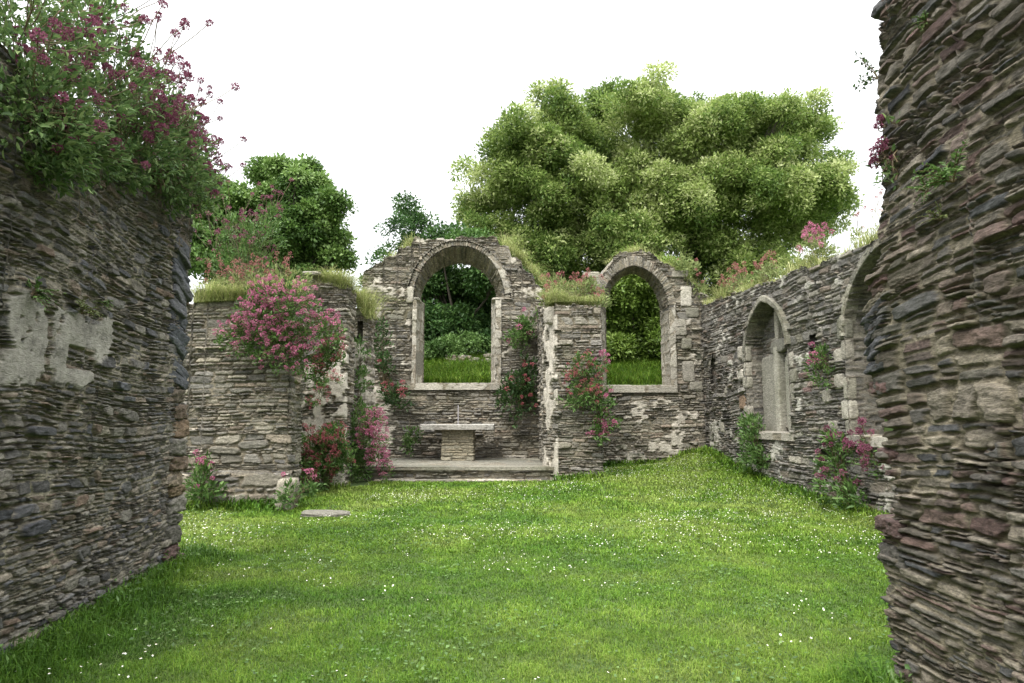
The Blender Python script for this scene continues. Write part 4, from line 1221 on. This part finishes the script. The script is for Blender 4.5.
def px_lobes(L, Y, spread, seed, f=683., sub=0, shrink=1.0):
    R = np.random.RandomState(seed)
    out = []
    top = max(at(u, v - r, Y)[2] for u, v, r in L)
    for u, v, r in L:
        y = Y + R.uniform(-spread, spread)
        p = at(u, v, y)
        dep = y * math.cos(PITCH) + (p[2] - EYE) * math.sin(PITCH)
        m = r * dep / f
        out.append((*p, m * shrink))
        for q in range(sub):      # smaller boughs pushed out of the big one
            d = R.randn(3); d[2] = abs(d[2]) * .9 - .15; d /= np.linalg.norm(d)
            e_ = p + d * m * R.uniform(.75, 1.15); r_ = m * R.uniform(.18, .42)
            e_[2] = min(e_[2], top - r_ * 1.15)
            out.append((*e_, r_))
    return out

def build_trees():
    oak = [(512, 148, 30), (495, 190, 36), (478, 220, 22), (560, 132, 34), (530, 190, 36), (640, 116, 34), (603, 134, 34), (600, 175, 42), (570, 205, 44), (545, 240, 40), (682, 138, 38), (730, 128, 36), (775, 134, 36),
           (806, 140, 26), (800, 185, 38), (828, 195, 22), (765, 200, 44), (705, 190, 46), (645, 200, 46), (650, 245, 44), (720, 245, 44), (785, 235, 38), (822, 225, 26), (610, 262, 40), (690, 290, 42), (760, 275, 36), (500, 245, 30), (640, 310, 36), (655, 150, 36), (710, 150, 36), (755, 160, 36), (560, 165, 34), (625, 230, 40), (680, 225, 40), (775, 170, 30), (740, 205, 36), (535, 160, 26), (590, 250, 34), (545, 265, 30), (518, 272, 26), (572, 288, 30), (545, 295, 26)]
    tree('huge broad evergreen oak with pale new leaves towering behind the right-hand window', (6.8, 33.5, 4.2), px_lobes(oak, 33, 2.2, 21, sub=7, shrink=.76), .18, 100, .46, OAK, 2101, trunk_r=.20, nclump=14, limbs=20, width=.42, flat=.95)
    syc = [(300, 195, 26), (275, 180, 20), (318, 222, 26), (290, 235, 34), (255, 215, 28), (232, 205, 20), (225, 245, 30), (262, 262, 32), (315, 258, 26), (205, 225, 20), (200, 262, 24), (238, 285, 26), (300, 285, 24), (195, 190, 12), (330, 240, 14), (325, 205, 10), (285, 170, 10), (262, 172, 12), (305, 172, 8), (337, 262, 12), (212, 195, 14)]
    tree('bushy bright green tree behind the cross wall at the left', (-8.0, 22, 2.6), px_lobes(syc, 22, 1.2, 22, sub=5, shrink=.72), .12, 62, .28, SYC, 2201, trunk_r=.11, nclump=13, limbs=16, width=.6, flat=.85)
    bee = [(402, 204, 7), (408, 216, 9), (420, 226, 10), (398, 228, 8), (438, 234, 10), (388, 252, 6), (380, 262, 5), (455, 238, 12), (410, 246, 12), (432, 254, 18), (468, 250, 20), (440, 290, 34), (475, 295, 30), (430, 325, 26), (462, 328, 26), (490, 320, 24), (415, 285, 26), (500, 280, 26), (432, 348, 16), (500, 345, 14), (385, 290, 20)]
    tree('dark layered tree seen through and above the window over the altar', (-1.9, 27.6, 4.0), px_lobes(bee, 27.5, 1.6, 23), .15, 85, .42, BEECH, 2301, trunk_r=.14, nclump=36, limbs=9, flat=.6, width=.5, droop=.1)
    bay = [(622, 335, 24), (650, 330, 26), (640, 300, 26), (612, 300, 22), (668, 305, 22), (655, 352, 16), (615, 352, 14), (635, 358, 12), (680, 355, 12), (600, 320, 18), (685, 330, 20), (635, 280, 24), (665, 280, 22)]
    tree('glossy bright green shrub filling the right-hand window', (4.4, 25.4, 3.6), px_lobes(bay, 25.2, .7, 24, sub=4, shrink=.85), .16, 80, .33, BAY, 2401, name='evergreen_shrub', trunk_r=.10, nclump=15, limbs=6, width=.42, cat='shrub')
    # rubble bank behind the altar window
    t = thing('rubble_bank', 'low heap of grey rubble on the grass bank behind the altar window', 'rubble', (-1.1, 25, 3.6))
    R = random.Random(12)
    for k in range(34):
        x = R.uniform(-2.4, -.1); h = R.uniform(.10, .2); q = R.uniform(0, 1)
        block('rubble_stone', (x, 24.5 + q * .8, float(ground_z(x, 24.5 + q * .8)) + .02 + q * .22), (R.uniform(.2, .5), R.uniform(.2, .4), h), M['far'], t, 1300 + k, (R.uniform(-.3, .3), R.uniform(-.3, .3), R.uniform(0, 3)), .18, k=6, n=8)
    hl = [(x, 29.5 + (k % 3) * .5, 4.6 + .5 * (k % 2), 1.1) for k, x in enumerate(np.arange(-7, 9.5, 1.1))] + [(x, 30.2, 6.0, 1.1) for x in np.arange(-6, 9, 1.4)]
    tree('dark overgrown hedge along the top of the bank behind both windows', (.5, 29.8, 4.2), hl, .14, 110, .45, LEAF['dark'], 2501, name='hedge', trunk_r=.08, nclump=26, limbs=10, width=.5, cat='hedge', group='shrubs behind the ruin')
    bl = [(-2.4, 25.6, 4.2, .5), (-1.6, 26.0, 4.4, .5), (-2.9, 25.2, 4.0, .45), (-.3, 26.0, 4.3, .45)]
    tree('low leafy bramble on the grass bank behind the altar window', (-1.9, 25.8, 3.7), bl, .11, 80, .25, LEAF['mid'], 2551, name='bramble', trunk_r=.03, nclump=26, limbs=4, width=.55, cat='bramble', group='shrubs behind the ruin')
build_trees()

# ------------------------------------------------------------------ plants on the walls
def pb(u, v, Y, r, k=(1, 1, 1), w=1.0):
    """a blob of foliage of r picture-pixels at distance Y, as a place and true radii in metres"""
    p = at(u, v, Y); m = r * Y / 683.
    return (p[0], p[1], p[2], m * k[0], m * k[1], m * k[2], w * r * r)

def build_plants():
    # big growth along the near left wall's top: four clumps
    G = 'valerian growing along the near left wall'
    def on_left(y, z, dx, r, k=(1, 1.2, 1), w=1): return (LW(y) + dx, y, z, r * k[0], r * k[1], r * k[2], w)
    valerian('nearest valerian on the left wall, dense and leafy with few purple flowers', [on_left(4.3, 4.05, .0, .50), on_left(4.9, 3.95, .05, .45), on_left(4.6, 4.5, -.2, .5), on_left(5.0, 3.65, .1, .28, w=.5), on_left(4.35, 3.62, .1, .34), on_left(4.6, 3.4, .08, .22, w=.5)],
             6800, .062, 'bluegreen', 85, 'magenta', .034, 31, up=.3, rise=.15, separate=True, lanky=.3, out=(.35, -.1, 0), group=G, shell=.45)
    valerian('tall leafy valerian on the left wall reaching skyward above the grey render', [on_left(5.5, 4.3, .0, .5), on_left(5.9, 4.15, .1, .42), on_left(5.4, 4.8, -.15, .42), on_left(5.7, 3.85, .12, .28, w=.5)],
             5000, .062, 'bluegreen', 95, 'magenta', .034, 32, up=.5, rise=.25, separate=True, lanky=.55, out=(.3, -.1, 0), group=G, shell=.45)
    valerian('valerian full of dark magenta heads midway along the left wall top', [on_left(6.4, 4.3, .05, .45), on_left(6.8, 4.2, .08, .42), on_left(6.4, 4.72, -.1, .36), on_left(6.7, 3.95, .12, .26, w=.5)],
             4200, .06, 'bluegreen', 75, 'magenta', .034, 33, up=.5, rise=.25, separate=True, lanky=.55, out=(.3, -.1, 0), group=G, shell=.45)
    valerian('valerian spilling over the broken far end of the left wall', [on_left(7.0, 4.4, .0, .42), on_left(7.45, 4.35, .0, .36), on_left(7.2, 4.72, -.1, .3), on_left(7.6, 4.15, .06, .2, w=.4)],
             3600, .06, 'bluegreen', 70, 'magenta', .034, 34, up=.5, rise=.15, separate=True, lanky=.4, out=(.3, 0, 0), group=G, shell=.45)
    # dead stems dangling below
    R = np.random.RandomState(9)
    t = thing('dry_creeper', 'bare dry stems hanging down the left wall under the valerian', 'creeper', (LW(5.5), 5.5, 3.7), None)
    paths, rr = [], []
    for k in range(16):
        y = R.uniform(4.4, 7.5); z = 3.55 + (y - 4.4) * .13
        a = np.array([LW(y) + .12, y, z + .2]); b = np.array([LW(y) + .07 + R.rand() * .05, y + R.randn() * .25, z - R.uniform(.1, .65)])
        paths.append(curve3(a, b, -.05, 8, .03, R)); rr.append((.004, .002))
    tubes_mesh('stems', paths, rr, M['twig'], t, 3, 4)
    # small ferns on the left wall
    def fern(label, c, nrm, size, n, seed, kind='mid', name='wall_fern', droop=.4, cat='fern', group='small plants rooted in the wall joints'):
        R = np.random.RandomState(seed)
        c = np.array(c, float); nrm = np.array(nrm, float)
        t = thing(name, label, cat, c, group)
        pos, dd, nn, LL, paths, rr = [], [], [], [], [], []
        for k in range(n):
            d = unit(nrm * R.uniform(.4, 1) + R.randn(3) * .6 + np.array([0, 0, .35]))
            e_ = c + d * size * R.uniform(.5, 1.1); e_[2] -= droop * size * .3
            p = curve3(c, e_, size * .12, 9); paths.append(p); rr.append((.004, .002))
            for q in range(2, 9):
                for sg in (-1, 1):
                    sd = unit(np.cross(d, np.array([0, 0, 1.])) * sg + d * .5 + R.randn(3) * .2)
                    pos.append(p[q]); dd.append(sd); nn.append(unit(np.array([0, 0, 1.]) + nrm * .5 + R.randn(3) * .3)); LL.append(size * .22 * (1.2 - q / 11) * R.uniform(.7, 1.2))
        pos, dd, nn, LL = map(np.array, (pos, dd, nn, LL))
        leaves_mesh('leaves', pos, dd, nn, LL, LL * .5, LEAF[kind], t, R.rand(len(LL)), R.rand(len(LL)), 'lance')
        tubes_mesh('stems', paths, rr, M['stem'], t, seed, 3)
        return t
    fern('small green fern above the grey render at the left edge', (LW(4.6) + .04, 4.6, 2.45), (1, -.2, 0), .2, 12, 51)
    fern('thin yellowish fern above the grey render', (LW(5.25) + .04, 5.25, 2.42), (1, -.2, 0), .16, 9, 52, 'pale')
    fern('little tuft on the left wall below the dry stems', (LW(5.6) + .04, 5.6, 2.55), (1, -.2, 0), .12, 7, 53, 'mid')
    # near right wall
    fern('leafy green sprig with bright leaves high on the right-hand wall', (RW(3.3) - .03, 3.30, 2.78), (-1, .1, 0), .20, 16, 54, 'mid')
    fern('smaller green sprig beside the brighter one high on the right-hand wall', (RW(3.5) - .03, 3.52, 2.80), (-1, .2, 0), .13, 9, 55, 'mid')
    fern('sparse yellow-green sprig low under the leafy sprig on the right-hand wall', (RW(3.4) - .03, 3.42, 2.62), (-1, .1, 0), .11, 8, 56, 'pale')
    fern('tiny green plant near the top edge of the right-hand wall', (RW(3.5) - .03, 3.42, 3.70), (-1, 0, .2), .10, 7, 57, 'mid')
    valerian('small valerian with a few bright magenta heads on the edge of the right-hand wall', [(RW(4) - .05, 3.90, 3.10, .05, .07, .10, 1), (RW(4) - .05, 3.84, 3.28, .04, .06, .08, .6)], 70, .04, 'bluegreen', 11, 'magenta', .024, 58, root=(RW(4) + .02, 3.86, 3.05),
             rise=.06, out=(-.5, .1, 0), separate=True, group='valerian on the right-hand wall')
    R = np.random.RandomState(19)
    a0 = np.array([RW(4.0) + .02, 4.02, 3.70])
    t = thing('wispy_sprig', 'wispy twig with round leaves sticking out of the upper edge of the right-hand wall', 'twig', a0, None)
    paths, rr, pos = [], [], []
    for k in range(9):
        b = a0 + np.array([-R.uniform(.04, .14), R.uniform(.02, .10), R.uniform(-.06, .22)])
        p = curve3(a0, b, .02, 8, .005, R); paths.append(p); rr.append((.0035, .002))
        for q in (2, 3, 4, 5, 6, 7): pos.append(p[q])
    pos = np.array(pos); n = len(pos)
    tubes_mesh('stems', paths, rr, M['stem'], t, 2, 3)
    leaves_mesh('leaves', pos, R.randn(n, 3), R.randn(n, 3), .026, .018, LEAF['dark'], t, R.rand(n), R.rand(n), 'lance')

    # cross wall
    G = 'valerian on the cross wall and piers'
    valerian('large bright pink valerian hanging on the front of the cross wall', [pb(262, 325, 12.55, 30), pb(295, 312, 12.5, 30), pb(280, 345, 12.5, 28), pb(238, 338, 12.55, 20), pb(322, 335, 12.5, 24), pb(270, 298, 12.6, 20), pb(305, 358, 12.5, 20)], 5200, .08, 'mid', 430, 'pink', .042, 61, nfl=26,
             root=at(288, 330, 12.85), rise=.05, out=(0, -.6, .1), group=G, shape='lance', up=.45)
    valerian('red-flowered valerian at the right end of the cross wall beside the pink one', [pb(332, 352, 12.6, 14), pb(322, 362, 12.6, 12), pb(318, 375, 12.65, 10)], 900, .08, 'mid', 60, 'red', .038, 62, nfl=22, root=at(322, 350, 12.85), rise=.05, out=(.1, -.5, 0), group=G)
    valerian('row of rust-red valerian spires standing on top of the cross wall', [pb(225, 285, 13.2, 12, (2, 1, 1)), pb(255, 282, 13.3, 14, (2, 1, 1)), pb(285, 280, 13.3, 12, (2, 1, 1))], 900, .09, 'pale', 60, 'rust', .042, 63, nfl=24, root=at(255, 298, 13.3), rise=.35, out=(0, -.1, .2), group=G, spray=.8)
    valerian('tall straggly valerian with dusky purple heads behind the cross wall top', [pb(232, 235, 14.2, 26), pb(262, 235, 14.2, 22), pb(245, 265, 14.1, 26), pb(215, 255, 14, 20), pb(272, 215, 14.2, 14)], 2600, .09, 'mid', 80, 'magenta', .048, 64, nfl=26, root=at(245, 300, 13.9), rise=.5, out=(0, -.2, .2), group=G, lanky=.4)
    wall_grass('pale yellow grass along the top of the cross wall', [at(202, 302, 13.0), at(250, 300, 13.0), at(300, 292, 13.0)], (.2, .6), 4200, .55, 65)
    wall_grass('shaggy yellow grass capping the broad plastered pier', [at(312, 287, 15.9), at(330, 283, 15.9), at(348, 290, 15.9)], (.2, .7), 3000, .6, 66)
    wall_grass('yellow grass tumbling from the slim pier', [at(345, 300, 17.3), at(360, 302, 17.4), at(372, 318, 17.4)], (.3, .6), 1500, .5, 67)
    valerian('deep red valerian with big green leaves at the foot of the plastered pier', [pb(325, 455, 14.9, 22), pb(312, 445, 14.9, 16), pb(340, 462, 15, 16), pb(318, 475, 14.7, 18), pb(335, 440, 15, 14)], 2600, .10, 'mid', 170, 'red', .046, 68, nfl=26, root=at(325, 488, 15.2), rise=.1, out=(0, -.5, .1), group=G)
    valerian('thin trail of small red valerian crossing the white plaster of the pier', [pb(322, 395, 15.4, 9, (1, .6, 1.4)), pb(333, 380, 15.4, 9), pb(312, 405, 15.4, 8)], 220, .07, 'mid', 34, 'red', .038, 69, nfl=22, root=at(325, 385, 15.5), rise=.02, out=(0, -.3, 0), group=G)
    valerian('mauve-pink valerian cascading beside the altar platform', [pb(374, 420, 16.3, 12), pb(372, 440, 16.2, 16), pb(378, 458, 16.1, 12), pb(385, 470, 16.1, 8)], 900, .085, 'mid', 190, 'pink', .042, 70, nfl=24, root=at(368, 430, 16.9), rise=.03, out=(.2, -.4, -.1), group=G)
    valerian('green leafy valerian without flowers filling the gap by the slim pier', [pb(360, 415, 16.7, 14), pb(358, 445, 16.6, 16), pb(357, 465, 16.5, 15), pb(360, 380, 17.1, 12), pb(357, 350, 17.1, 12)], 1500, .12, 'mid', 0, 'pink', .07, 71, root=at(360, 470, 16.9), out=(0, -.4, 0), group=G, name='leafy_plant', cat='plant')
    valerian('dark leafy plant between the slim pier and the end wall', [pb(382, 345, 19.9, 12), pb(385, 365, 20, 12), pb(378, 325, 19.9, 9), pb(398, 398, 20.1, 13), pb(390, 392, 20.1, 10)], 900, .13, 'dark', 16, 'red', .07, 72, root=at(385, 380, 20.5), out=(0, -.4, 0), group='green plants on the end wall', name='leafy_plant', cat='plant')
    valerian('low green plant beside the left end of the altar', [pb(412, 437, 20.1, 9), pb(405, 445, 20.1, 8)], 260, .12, 'mid', 0, 'red', .07, 73, root=at(410, 448, 20.4), out=(0, -.4, 0), group='green plants on the end wall', name='leafy_plant', cat='plant')
    valerian('leafy green plant on the end wall right of the altar window', [pb(520, 335, 20.2, 13), pb(530, 325, 20.2, 10), pb(514, 345, 20.2, 8)], 620, .13, 'mid', 5, 'pink', .07, 74, root=at(522, 338, 20.6), out=(0, -.5, 0), group='green plants on the end wall', name='leafy_plant', cat='plant')
    valerian('large dark green plant hanging low on the end wall beside the whitewashed jamb', [pb(520, 385, 20.1, 16), pb(530, 370, 20.2, 12), pb(515, 405, 20.1, 14), pb(528, 400, 20.1, 12), pb(508, 392, 20.2, 9)], 1300, .14, 'dark', 14, 'red', .06, 75, root=at(522, 390, 20.6), out=(0, -.5, 0), group='green plants on the end wall', name='leafy_plant', cat='plant')
    # stub wall
    G = 'valerian on the stub wall'
    valerian('red valerian spread over the middle of the stub wall face', [pb(582, 365, 16.35, 14), pb(595, 375, 16.35, 12), pb(575, 380, 16.3, 12), pb(590, 395, 16.3, 14), pb(572, 400, 16.3, 10)], 1400, .09, 'mid', 75, 'red', .042, 76, nfl=24, root=at(585, 380, 16.6), rise=.03, out=(0, -.5, 0), group=G)
    valerian('pink-tipped valerian leaning out of the right side of the stub wall', [pb(602, 400, 16.4, 12), pb(605, 420, 16.4, 12), pb(598, 430, 16.4, 10), pb(600, 360, 16.4, 9)], 600, .11, 'mid', 36, 'pink', .055, 77, root=at(598, 410, 16.7), rise=.03, out=(.4, -.3, 0), group=G)
    wall_grass('pale grass and withered stalks on top of the stub wall', [at(548, 303, 17.0), at(575, 302, 17.0), at(600, 302, 17.0)], (.2, .8), 2600, .42, 78)
    valerian('pinkish seeding valerian on top of the stub wall', [pb(575, 290, 17.4, 16, (1.6, 1, .8)), pb(555, 287, 17.8, 12), pb(592, 290, 17.5, 12), pb(548, 300, 17.1, 9), pb(600, 305, 16.8, 9)], 1200, .10, 'pale', 44, 'rust', .05, 79, root=at(575, 303, 17.4), rise=.25, out=(0, -.1, .3), group=G, spray=.6)
    wall_grass('yellow grass down the sloping shoulder of the end wall right of the altar window', [at(505, 243, 20.9), at(525, 262, 20.9), at(548, 288, 20.9), at(590, 284, 20.9)], (.2, .6), 2600, .5, 80)
    wall_grass('thin grass on the left shoulder of the end wall', [at(378, 266, 20.9), at(395, 254, 20.9), at(415, 242, 20.9)], (.2, .6), 900, .35, 81)
    wall_grass('grass along the crest over the right-hand window', [at(605, 262, 20.9), at(635, 251, 20.9), at(665, 265, 20.9), at(700, 296, 20.9)], (.2, .6), 1500, .3, 82)
    valerian('fern-like plant hanging off the shoulder of the right-hand window', [pb(690, 270, 20.6, 10), pb(700, 285, 20.6, 10), pb(678, 262, 20.7, 7)], 360, .14, 'pale', 6, 'rust', .05, 83, root=at(690, 280, 20.9), out=(0, -.4, 0), group='green plants on the end wall', name='leafy_plant', cat='plant')
    # long side wall
    top = lambda y: (SX(y) + .35, y, float(np.interp(y, [5, 9.5, 10.5, 11.5, 12.6, 14, 17, 20.6], [4.65, 4.62, 4.6, 4.6, 4.62, 4.68, 4.84, 5.09])))
    wall_grass('pale seeding grass all along the top of the long side wall', [top(20.4), top(17), top(14), top(12), top(9.5)], (.7, .2), 9000, .42, 84)
    def on_side(y, z, dx, r, k=(1, 1, 1), w=1): return (SX(y) + dx, y, z, r * k[0], r * k[1], r * k[2], w)
    G = 'valerian on the long side wall'
    valerian('pink valerian standing tallest on the side wall top between its arches', [on_side(13.6, 5.05, .3, .3), on_side(13.95, 5.1, .35, .3), on_side(13.3, 4.95, .3, .25)], 460, .09, 'pale', 24, 'pink', .045, 85, root=(SX(14) + .3, 14, 4.8), rise=.4, out=(-.2, 0, .3), group=G, spray=.5)
    valerian('reddish valerian on the side wall top near the corner with the end wall', [on_side(18.0, 5.2, .3, .32), on_side(18.4, 5.2, .35, .34), on_side(18.8, 5.15, .3, .3)], 520, .09, 'pale', 34, 'rust', .045, 86, root=(SX(18) + .3, 18.2, 4.9), rise=.35, out=(-.2, 0, .3), group=G, spray=.7)
    valerian('leafy rust-tipped valerian on the side wall top above the blocked window', [on_side(15.9, 5.0, .3, .3), on_side(16.3, 5.05, .35, .3), on_side(16.6, 5.0, .3, .26)], 520, .09, 'pale', 22, 'rust', .04, 94, root=(SX(16.2) + .3, 16.2, 4.75), rise=.3, out=(-.2, 0, .3), group=G, spray=.7)
    valerian('thin wispy weed on the side wall top beside the cut-off arch', [on_side(11.6, 5.0, .3, .25), on_side(12.1, 4.95, .3, .2)], 90, .08, 'pale', 10, 'rust', .03, 87, root=(SX(11.8) + .3, 11.8, 4.7), rise=.4, out=(0, 0, .4), group=G, name='wispy_weed', cat='weed')
    valerian('bright green bush at the foot of the side wall under the blocked window', [on_side(16.35, 1.2, -.22, .34), on_side(16.2, .85, -.25, .36), on_side(16.5, 1.5, -.15, .22), on_side(15.9, .7, -.22, .26)], 1100, .11, 'mid', 0, 'pink', .05, 88, root=(SX(16.3) - .02, 16.3, .5), out=(-.5, 0, .1), group='bushes at the foot of the side wall', name='leafy_bush', cat='bush')
    valerian('pink-flowered green bush below the side wall near the broken right-hand wall', [on_side(12.4, .85, -.2, .25), on_side(12.2, .45, -.25, .3), on_side(11.8, .3, -.25, .26), on_side(12.45, 1.2, -.12, .18)], 800, .11, 'mid', 22, 'magenta', .05, 89, root=(SX(12.3) - .02, 12.3, .2), out=(-.5, 0, .1), group='bushes at the foot of the side wall', name='leafy_bush', cat='bush')
    valerian('spray of magenta valerian on the side wall sill beside the broken right-hand wall', [on_side(11.4, 1.25, -.12, .22, (.6, 1.4, .7)), on_side(11.9, 1.05, -.1, .18), on_side(11.3, .85, -.1, .2)], 160, .08, 'mid', 34, 'magenta', .05, 90, root=(SX(11.5) - .02, 11.5, 1.0), out=(-.5, 0, 0), group=G)
    valerian('trailing green plant between the two arches of the side wall', [on_side(12.95, 2.75, -.1, .2), on_side(12.9, 2.45, -.12, .22)], 320, .09, 'mid', 6, 'pink', .05, 91, root=(SX(12.9) - .02, 12.9, 2.7), out=(-.5, 0, 0), group=G, name='leafy_plant', cat='plant')
    valerian('small green plant with mauve flowers at the foot of the cross wall', [pb(203, 478, 12.4, 14), pb(206, 492, 12.3, 14), pb(198, 466, 12.5, 8)], 520, .11, 'mid', 9, 'pink', .05, 92, root=at(203, 500, 12.65), out=(0, -.4, .2), group='small plants at the foot of the cross wall', name='leafy_plant', cat='plant')
    valerian('weedy green tuft against the plinth block of the cross wall', [pb(288, 495, 12.2, 10), pb(305, 490, 12.6, 9)], 300, .10, 'mid', 4, 'pink', .05, 93, root=at(292, 505, 12.5), out=(0, -.4, .2), group='small plants at the foot of the cross wall', name='leafy_plant', cat='plant')
build_plants()
